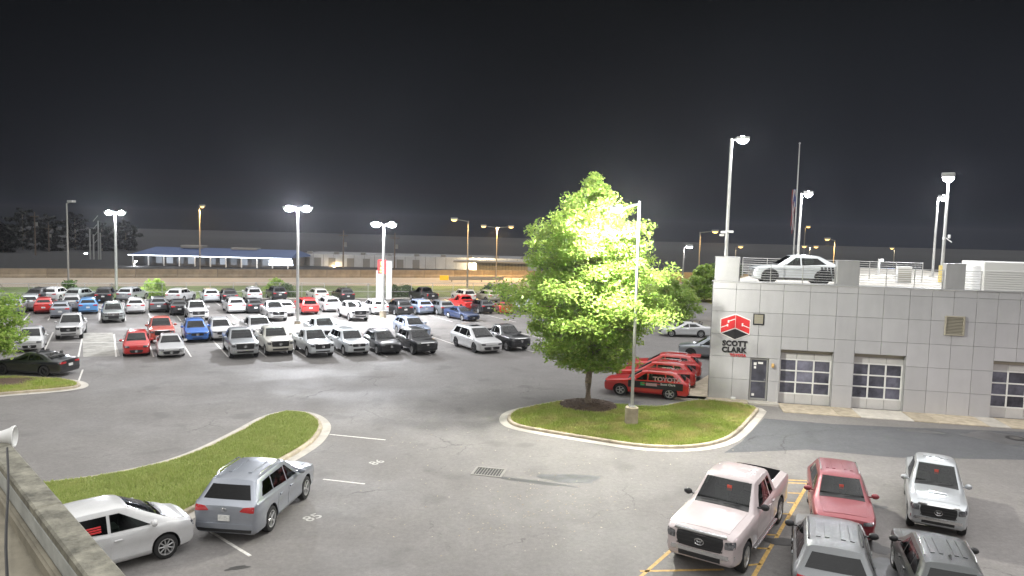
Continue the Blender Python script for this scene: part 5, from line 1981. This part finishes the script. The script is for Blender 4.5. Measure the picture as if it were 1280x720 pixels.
# concrete barrier in pieces along the far side of the highway
bar_root = tag(empty('highway_barrier'), 'long tan concrete highway barrier built of pieces behind the road', 'barrier')
for i in range(len(ROAD1) - 1):
    a, b = ROAD1[i], ROAD1[i + 1]
    d = b - a
    n = max(1, int(d.length / 6.0))
    for k in range(n):
        p = a + d * (k / n)
        L = d.length / n
        m_ = MB()
        pr = [(-.3, 0), (-.3, .25), (-.12, .6), (-.09, 1.55), (.09, 1.55), (.12, .6), (.3, .25), (.3, 0)]
        vs = [(x, y, z) for x in (.03, L - .03) for y, z in pr]
        m_.add(vs, [tuple(range(8)), tuple(range(15, 7, -1))] + [(j, j + 8, (j + 1) % 8 + 8, (j + 1) % 8) for j in range(8)])
        me = m_.mesh('barrier_piece', M['barrier'])
        fix_normals(me)
        link('barrier_piece', me, bar_root, p, math.atan2(d.y, d.x))
# near shoulder strip of the highway and a dark guard rail end
gr = tag(empty('guard_rail', G(590, 352.5), R(20)), 'grey guard rail end with a yellow marker on the highway', 'guard rail')
m_ = MB()
m_.bbox(-4.6, 6.5, -.1, .1, .35, 1.05, .03)
m_.build('rail', M['pole_far'], gr)
for x in (-4, -1, 2, 5):
    m_ = MB()
    m_.bbox(x - .08, x + .08, .1, .25, 0, 1.0, .01)
    m_.build('post', M['pole_far'], gr)
m_ = MB()
m_.bbox(-6.4, -4.7, -.15, .15, .35, 1.25, .04)
m_.build('marker', mat('yellow_marker', (.75, .5, .03), .5), gr)


def far(px, py, dist, z=None):
    p = Dp(px, py, dist)
    return p


# blue-roofed building with a bright eave
D_ = 165.0
x0, x1 = Dp(167, 330, D_).x, Dp(363, 330, D_).x
zg = 1.0
blue = tag(empty('shop_building', (x0, D_, 0)), 'long low building with a blue roof and a bright lit eave beyond the highway', 'building')
Lb = x1 - x0
m_ = MB()
m_.box(1.5, Lb - 1.0, 1.5, 16, 0, 2.3)
m_.build('wall', mat('shop_wall', (.12, .12, .12), .8, nz=.3, amt=.3), blue)
m_ = MB()
m_.add([(-.5, -1.2, 2.45), (Lb + .5, -1.2, 2.45), (Lb - .5, 8, 4.15), (1.2, 8, 4.15), (Lb + .5, 17, 2.45), (-.5, 17, 2.45)], [(0, 1, 2, 3), (3, 2, 4, 5), (0, 3, 5), (1, 4, 2), (5, 4, 1, 0)])
m_.build('roof', mat('blue_metal_roof', (.028, .058, .15), .5, .2), blue)
m_ = MB()
m_.bbox(8, Lb * .36, 6.5, 9.5, 4.0, 4.75, .05)
m_.bbox(Lb * .55, Lb * .72, 6.5, 9.5, 3.9, 4.4, .05)
m_.build('roof_ridge', M['pole_far'], blue)
m_ = MB()
m_.bbox(-.6, Lb + .6, -1.35, -1.2, 2.30, 2.46, .03)
m_.build('eave_light', mat('eave_light', (.8, .8, .8), .5, emit=(.85, .92, 1), es=3.2), blue)
for k in range(11):
    m_ = MB()
    x = .3 + k * (Lb - .6) / 10
    m_.bbox(x - .12, x + .12, -.95, -.7, 0, 2.4, .02)
    m_.build('column', M['white_frame'], blue)
for k in range(13):
    m_ = MB()
    x = 2.0 + k * (Lb - 4) / 13
    m_.box(x, x + 1.5, 1.44, 1.48, .5, 2.0)
    m_.build('window', mat('lit_window', (.1, .1, .1), .2, emit=(.75, .85, 1.0), es=.04 + .25 * ((k * 7) % 5) / 5), blue)
light('shop_light', blue, (Lb * .3, -4, 2.2), 120, COOL)
light('shop_light', blue, (Lb * .8, -4, 2.2), 180, COOL)
sg = Dp(350, 328, 158)
m_ = MB()
for i, (x, w, z, h) in enumerate(((-2.4, 1.1, 0, .75), (-1.15, 1.5, 0, 1.2), (.5, 1.5, 0, 1.0), (2.1, .7, 0, .8))): m_.bbox(x, x + w, -.1, .1, z, z + h, .04)
m_.bbox(-2.5, 2.9, -.08, .08, -.35, -.05, .03)
o = m_.build('lit_sign', mat('lit_sign_face', (.8, .8, .8), .5, emit=(.8, .88, 1), es=5), None, (sg.x, sg.y, sg.z - .3))
tag(o, 'glaring white lit sign at the right end of the blue roof', 'sign')

# pale warehouse
D_ = 180.0
x0, x1 = Dp(366, 330, D_).x, Dp(672, 330, D_).x
wh = tag(empty('warehouse', (x0, D_, 0)), 'long pale flat-roofed warehouse with loading doors beyond the highway', 'building')
Lb = x1 - x0
top = Dp(500, 320, D_).z
wm = mat('warehouse_wall', (.50, .51, .52), .85, nz=.15, amt=.2)
m_ = MB()
m_.box(.05, Lb, .12, 24, 0, top - .1)
m_.build('wall', M['joint'], wh)
n = 24
for k in range(n):
    m_ = MB()
    m_.bbox(Lb * k / n + .05, Lb * (k + 1) / n - .05, 0, .11, 0, top, .02)
    m_.build('wall_panel', wm, wh)
for k, px in enumerate((383, 397, 415, 438, 458, 500, 520)):
    x = Dp(px, 335, D_).x - x0
    m_ = MB()
    m_.bbox(x - .9, x + .9, -.06, -.01, 0, 2.2, .02)
    m_.build('loading_door', M['pole_far'], wh)
for k in range(9):
    m_ = MB()
    x = Lb * (k + .4) / 9
    m_.bbox(x, x + 1.2, 3, 4.2, top - .1, top + .55, .04)
    m_.build('roof_unit', M['pole_far'], wh)
lamp_m = mat('warm_wall_lamp', (.9, .8, .5), .5, emit=(1, .72, .35), es=30)
for px, py, e in ((388, 336, 700), (408, 336, 1100), (417, 334, 1300), (488, 337, 2200), (600, 332, 3200)):
    q = Dp(px, py, D_ - 1)
    m_ = MB()
    m_.bbox(q.x - x0 - .28, q.x - x0 + .28, -.5, -.07, q.z - .3, q.z + .25, .05)
    m_.build('wall_lamp', lamp_m, wh)
    light('wall_light', wh, (q.x - x0, -1.2, q.z), e, (1, .75, .42))
# lighter shed at the right end of the warehouse
x2, x3 = Dp(575, 330, 170).x, Dp(660, 330, 170).x
sh = tag(empty('shed', (x2, 170, 0)), 'low ribbed shed with a dark canopy at the right end of the warehouse', 'shed')
m_ = MB()
m_.box(4, x3 - x2, .1, 6, 0, 2.2)
m_.build('wall', M['joint'], sh)
for k in range(16):
    m_ = MB()
    w_ = (x3 - x2 - 4) / 16
    m_.bbox(4 + k * w_ + .04, 4 + (k + 1) * w_ - .04, 0, .09, 0, 2.25, .02)
    m_.build('wall_panel', mat('pale_shed', (.42, .38, .28), .7) if k == 0 else bpy.data.materials['pale_shed'], sh)
m_ = MB()
m_.bbox(-1.5, x3 - x2 + .5, -1.5, 6.2, 2.3, 2.75, .05)
m_.build('canopy', M['pole_far'], sh)

# tan wall right of the tree beyond the drive
tw = tag(empty('tan_wall', (Dp(800, 345, 150).x, 150, 0)), 'tan retaining wall seen between the big tree and the building', 'wall')
for k in range(8):
    m_ = MB()
    m_.bbox(k * 3.0 + .03, (k + 1) * 3.0 - .03, 0, .5, 0, 2.2, .03)
    m_.build('wall_piece', mat('tan_block', (.34, .25, .12), .9, nz=.4, amt=.15) if k == 0 else bpy.data.materials['tan_block'], tw)

# red lit sign pylon
py_b = Dp(479, 372.5, 97)
pyl = tag(empty('sign_pylon', (py_b.x, py_b.y, 0), R(10)), 'white twin-column sign pylon with a small glowing red display', 'sign')
pz = Dp(479, 326, 97).z
for a, b in ((-1.0, .0), (.35, 1.15)):
    m_ = MB()
    m_.bbox(a, b, -.3, .3, 0, pz - (1.3 if a < 0 else .0), .03)
    m_.build('column', M['white_frame'], pyl)
m_ = MB()
m_.bbox(-.75, .35, -.42, -.05, pz - 1.75, pz + .12, .04)
dsp = m_.build('display', mat('red_display', (.5, .02, .02), .4, emit=(1, .03, .03), es=1.6), pyl)
for z, w, h in ((pz - .35, .34, .55), (pz - 1.0, .5, .35), (pz - 1.45, .6, .22)):
    for s in (-.5, .06):
        m_ = MB()
        m_.bbox(-.2 + w * s, -.2 + w * (s + .42), -.45, -.422, z - h / 2, z + h / 2, .01)
        m_.build('display_mark', mat('amber_display', (.6, .3, .1), .4, emit=(1, .45, .12), es=2.5), dsp)

# highway lamps
def hwy(label, px, base_y, dist, top_y, heads, power, lit=True, col=SODIUM, lens='sodium', size=(1.15, .7, .34), rad=.15):
    b = Dp(px, base_y, dist)
    z = Dp(px, top_y, dist).z
    return lamp_post('highway_lamp', label, (b.x, b.y, 0), z, heads, rad, None, power=power, col=col, lens=lens, pole='pole_far', lit=lit, size=size, cat='street lamp', group='street lamps along the highway', drop=-.2)


hwy('sodium street lamp with a starry head above the blue-roofed building', 250, 337, 140, 259, [(.5, -.4)], 9000)
hwy('unlit curved street lamp standing on the bank at the left', 86, 366, 112, 254, [(.55, -.2)], 0, lit=False)
hwy('sodium street lamp whose arm reaches left over the highway', 584, 360, 122, 276, [(-2.0, -.3)], 9000)
hwy('double-armed sodium street lamp left of the big tree', 620, 345, 150, 284, [(-2.4, -.3), (2.5, -.3)], 13000)
hwy('sodium street lamp peeping out beside the roof lamp post', 873, 338, 128, 290, [(2.2, -.2)], 9000)
hwy('pale street lamp between the big tree and the building', 853, 352, 112, 309, [(.35, -.1)], 900, col=COOL, lens='led')
hwy('sodium street lamp with a glaring head right of the flag', 1041, 345, 150, 300, [(-1.3, -.2)], 9000)
hwy('distant double street lamp just above the parked roof car', 1010, 345, 170, 309, [(-.9, -.1), (1.0, -.1)], 900, col=(1, .85, .6))
hwy('small street lamp above the flag foot', 1003, 345, 190, 284, [(.3, -.1)], 500)
hwy('distant sodium street lamp above the blue screen', 1116, 345, 190, 311, [(-.4, -.1)], 500, col=(1, .85, .6))
hwy('distant twin-lit street lamp left of the roof block', 918, 345, 165, 309, [(.6, -.1)], 700, col=(1, .85, .6))
hwy('small distant lamp right of the right roof block', 1206, 345, 220, 328, [(.3, -.1)], 300, col=(1, .85, .6))
hwy('small distant lamp left of the louvred screen', 1219, 345, 200, 329, [(.3, -.1)], 300)
hwy('pale lamp low down at the left behind the unlit lamp', 82, 345, 230, 318, [(.4, -.1)], 300, col=COOL, lens='led')
hwy('pale lamp left of the steel sign frame', 105, 345, 220, 317, [(.4, -.1)], 400, col=COOL, lens='led')
hwy('bluish lamp at the left end of the blue-roofed building', 168, 345, 160, 327, [(.2, -.1)], 500, col=COOL, lens='led', size=(.7, .5, .2))

# timber poles with cross arm and transformer
for px, ty, dist, lab in ((45, 265, 200, 'timber pole with a transformer at the far left beyond the highway'), (62, 281, 225, 'thin timber pole right of the one with the transformer'), (429, 288, 175, 'timber pole standing before the warehouse left part'), (493, 291, 176, 'timber pole right of the red lit sign')):
    b = Dp(px, 340, dist)
    h = Dp(px, ty, dist).z
    t = tag(empty('utility_pole', (b.x, b.y, 0)), lab, 'utility pole', 'timber poles beyond the highway')
    m_ = MB()
    m_.tube([(0, 0, 0), (0, 0, h)], [.22, .14], 8)
    m_.build('pole', M['wood_pole'], t, smooth=True)
    m_ = MB()
    m_.bbox(-1.2, 1.2, -.08, .08, h - 1.4, h - 1.2, .02)
    m_.build('cross_arm', M['wood_pole'], t)
    m_ = MB()
    m_.lathe([(0, h - 4), (.35, h - 4), (.35, h - 2.9), (0, h - 2.9)], 10, 'Z', (.5, 0, 0))
    m_.build('transformer', M['pole_far'], t)
# bare steel sign frame
b = Dp(121, 340, 185)
fr = tag(empty('billboard_skeleton', (b.x, b.y, 0)), 'bare steel frame of four tall posts beyond the highway at the left', 'sign frame')
for px, ty in ((113, 286), (117.5, 293), (123.5, 276), (126, 291)):
    m_ = MB()
    x = Dp(px, 330, 185).x - b.x
    m_.tube([(x, 0, 0), (x, 0, Dp(px, ty, 185).z)], .2, 6)
    m_.build('post', M['pole'], fr)
for z in (4, 6, 8, 10):
    m_ = MB()
    m_.tube([(Dp(117.5, 330, 185).x - b.x, 0, z), (Dp(123.5, 330, 185).x - b.x, 0, z + 1.5)], .1, 5)
    m_.build('brace', M['pole'], fr)
# blue lit screen seen through the roof railing
q = Dp(1107.5, 340, 110)
scn = tag(empty('lit_screen', (q.x, q.y, 0)), 'small blue and white lit screen seen through the roof railing', 'screen')
m_ = MB()
m_.bbox(-1.3, 1.3, -.1, .1, q.z - .55, q.z + .6, .03)
s1 = m_.build('display', mat('blue_screen', (.1, .2, .5), .4, emit=(.15, .35, 1.0), es=2.0), scn)
for x, w in ((-.9, .5), (-.2, .8), (.7, .4)):
    m_ = MB()
    m_.bbox(x, x + w, -.12, -.102, q.z - .2, q.z + .25, .005)
    m_.build('display_mark', mat('white_screen', (.7, .7, .8), .4, emit=(.9, .92, 1), es=3), s1)
for x in (-1.0, 1.0):
    m_ = MB()
    m_.bbox(x - .1, x + .1, -.1, .1, 0, q.z - .5, .02)
    m_.build('post', M['pole_far'], scn)

# ------------------------------------------------------------------ the roof edge the camera looks over
cz = 7.4
A, B = G(26, 572, cz), G(156, 722, cz)
dv = (B - A).normalized()
nv = Vector((-dv.y, dv.x, 0))
if nv.x > 0: nv = -nv                                # inward, towards the roof
A2 = A - dv * 3.4
an = math.atan2(dv.y, dv.x)
par = tag(empty('roof_parapet', (A2.x, A2.y, 0), an), 'weathered concrete parapet of the camera building in the lower left corner', 'parapet')
sgn = 1 if (nv.x * -dv.y + nv.y * dv.x) > 0 else -1


def pbox(name, u0, u1, v0, v1, z0, z1, m, b=.015, parent=par):
    q = MB()
    a_, b_ = sorted((sgn * v0, sgn * v1))
    q.bbox(u0, u1, a_, b_, z0, z1, b)
    return q.build(name, m, parent)


for i in range(5):                                    # coping stones with a step where two heights meet
    pbox('coping_stone', i * 1.9 - .9 + .006, (i + 1) * 1.9 - .9 - .006, -.02, .165, cz - .08, cz, M['cap'])
pbox('wall', -1, 9, .0, .14, 0, cz - .081, M['render'])
pbox('flashing', -1, 9, .142, .16, cz - .22, cz - .085, M['render'], .006)
pbox('cant_strip', -1, 9, .142, .19, cz - .40, cz - .24, M['deck'], .04)
q = MB()
a_, b_ = sorted((sgn * .142, sgn * 12.0))
q.box(-6, 9, a_, b_, cz - .8, cz - .401)
o = q.build('roof_deck', M['deck'], par)
q = MB()
a_, b_ = sorted((sgn * .5, sgn * 12.0))
q.box(-6, 9, a_, b_, 0, cz - .81)
q.build('building_body', M['render'], par)
# cables that hang down in front of the lens side wall
cb = MB()
pts = []
for k in range(8):
    t_ = k / 7
    pts.append(Dp(9 + 1.5 * math.sin(k), 560 + 175 * t_, 6.0 - 2.0 * t_))
cb.tube(pts, .010, 5)
tag(cb.build('hanging_cable', M['dark'], None, smooth=True), 'black cable running down past the loudspeaker over the roof', 'cable')
cb = MB()
u0 = G(10, 583, cz - .3)
pts = [G(2, 583, cz - .20), G(24, 622, cz - .21), G(44, 652, cz - .22), G(70, 688, cz - .22), G(95, 722, cz - .22)]
cb.tube(pts, .014, 6)
tag(cb.build('conduit', M['dark'], None, smooth=True), 'black cable lying along the inside of the roof parapet', 'cable')
# horn loudspeaker on the parapet
hp = Dp(9, 546, 6.6)
hs = tag(empty('loudspeaker', hp, R(20)), 'round white horn loudspeaker mounted on the parapet at the left edge', 'loudspeaker')
q = MB()
q.lathe([(.0, -.16), (.05, -.16), (.06, -.05), (.085, .02), (.10, .04), (.105, .06), (.095, .065), (.07, .03), (.0, .02)], 20, 'X')
q.build('horn', M['white_frame'], hs, smooth=True)
q = MB()
q.lathe([(0, -.30), (.065, -.30), (.075, -.27), (.075, -.17), (.05, -.15), (0, -.15)], 16, 'X')
q.build('driver', M['pole'], hs, smooth=True)
q = MB()
q.tube([(-.1, 0, -.05), (-.08, 0, -.14), (-.08, 0, -(hp.z - cz) - .02)], .018, 6)
q.bbox(-.14, -.02, -.05, .05, -(hp.z - cz) - .01, -(hp.z - cz) + .015, .004)
q.build('bracket', M['pole'], hs)
q = MB()
q.tube([(-.1 + .07 * math.cos(a), .07 * math.sin(a), -.13 - .008 * a) for a in np.linspace(0, 11, 30)], .009, 5)
q.build('cable_coil', M['dark'], hs, smooth=True)

# ------------------------------------------------------------------ thin volume added to stand in for lens glare round the lamps
hz = MB()
hz.box(-620, 640, -60, 640, -3, 24)
hm = bpy.data.materials.new('glare_haze')
hm.use_nodes = True
t_ = hm.node_tree
t_.nodes.remove(t_.nodes['Principled BSDF'])
pv = t_.nodes.new('ShaderNodeVolumePrincipled')
pv.inputs['Color'].default_value = (.9, .92, 1, 1)
pv.inputs['Density'].default_value = .00017
pv.inputs['Anisotropy'].default_value = .75
t_.links.new(pv.outputs[0], t_.nodes['Material Output'].inputs['Volume'])
o = hz.build('glare_haze', hm)
o['kind'] = 'stuff'
sc.cycles.volume_bounces = 0
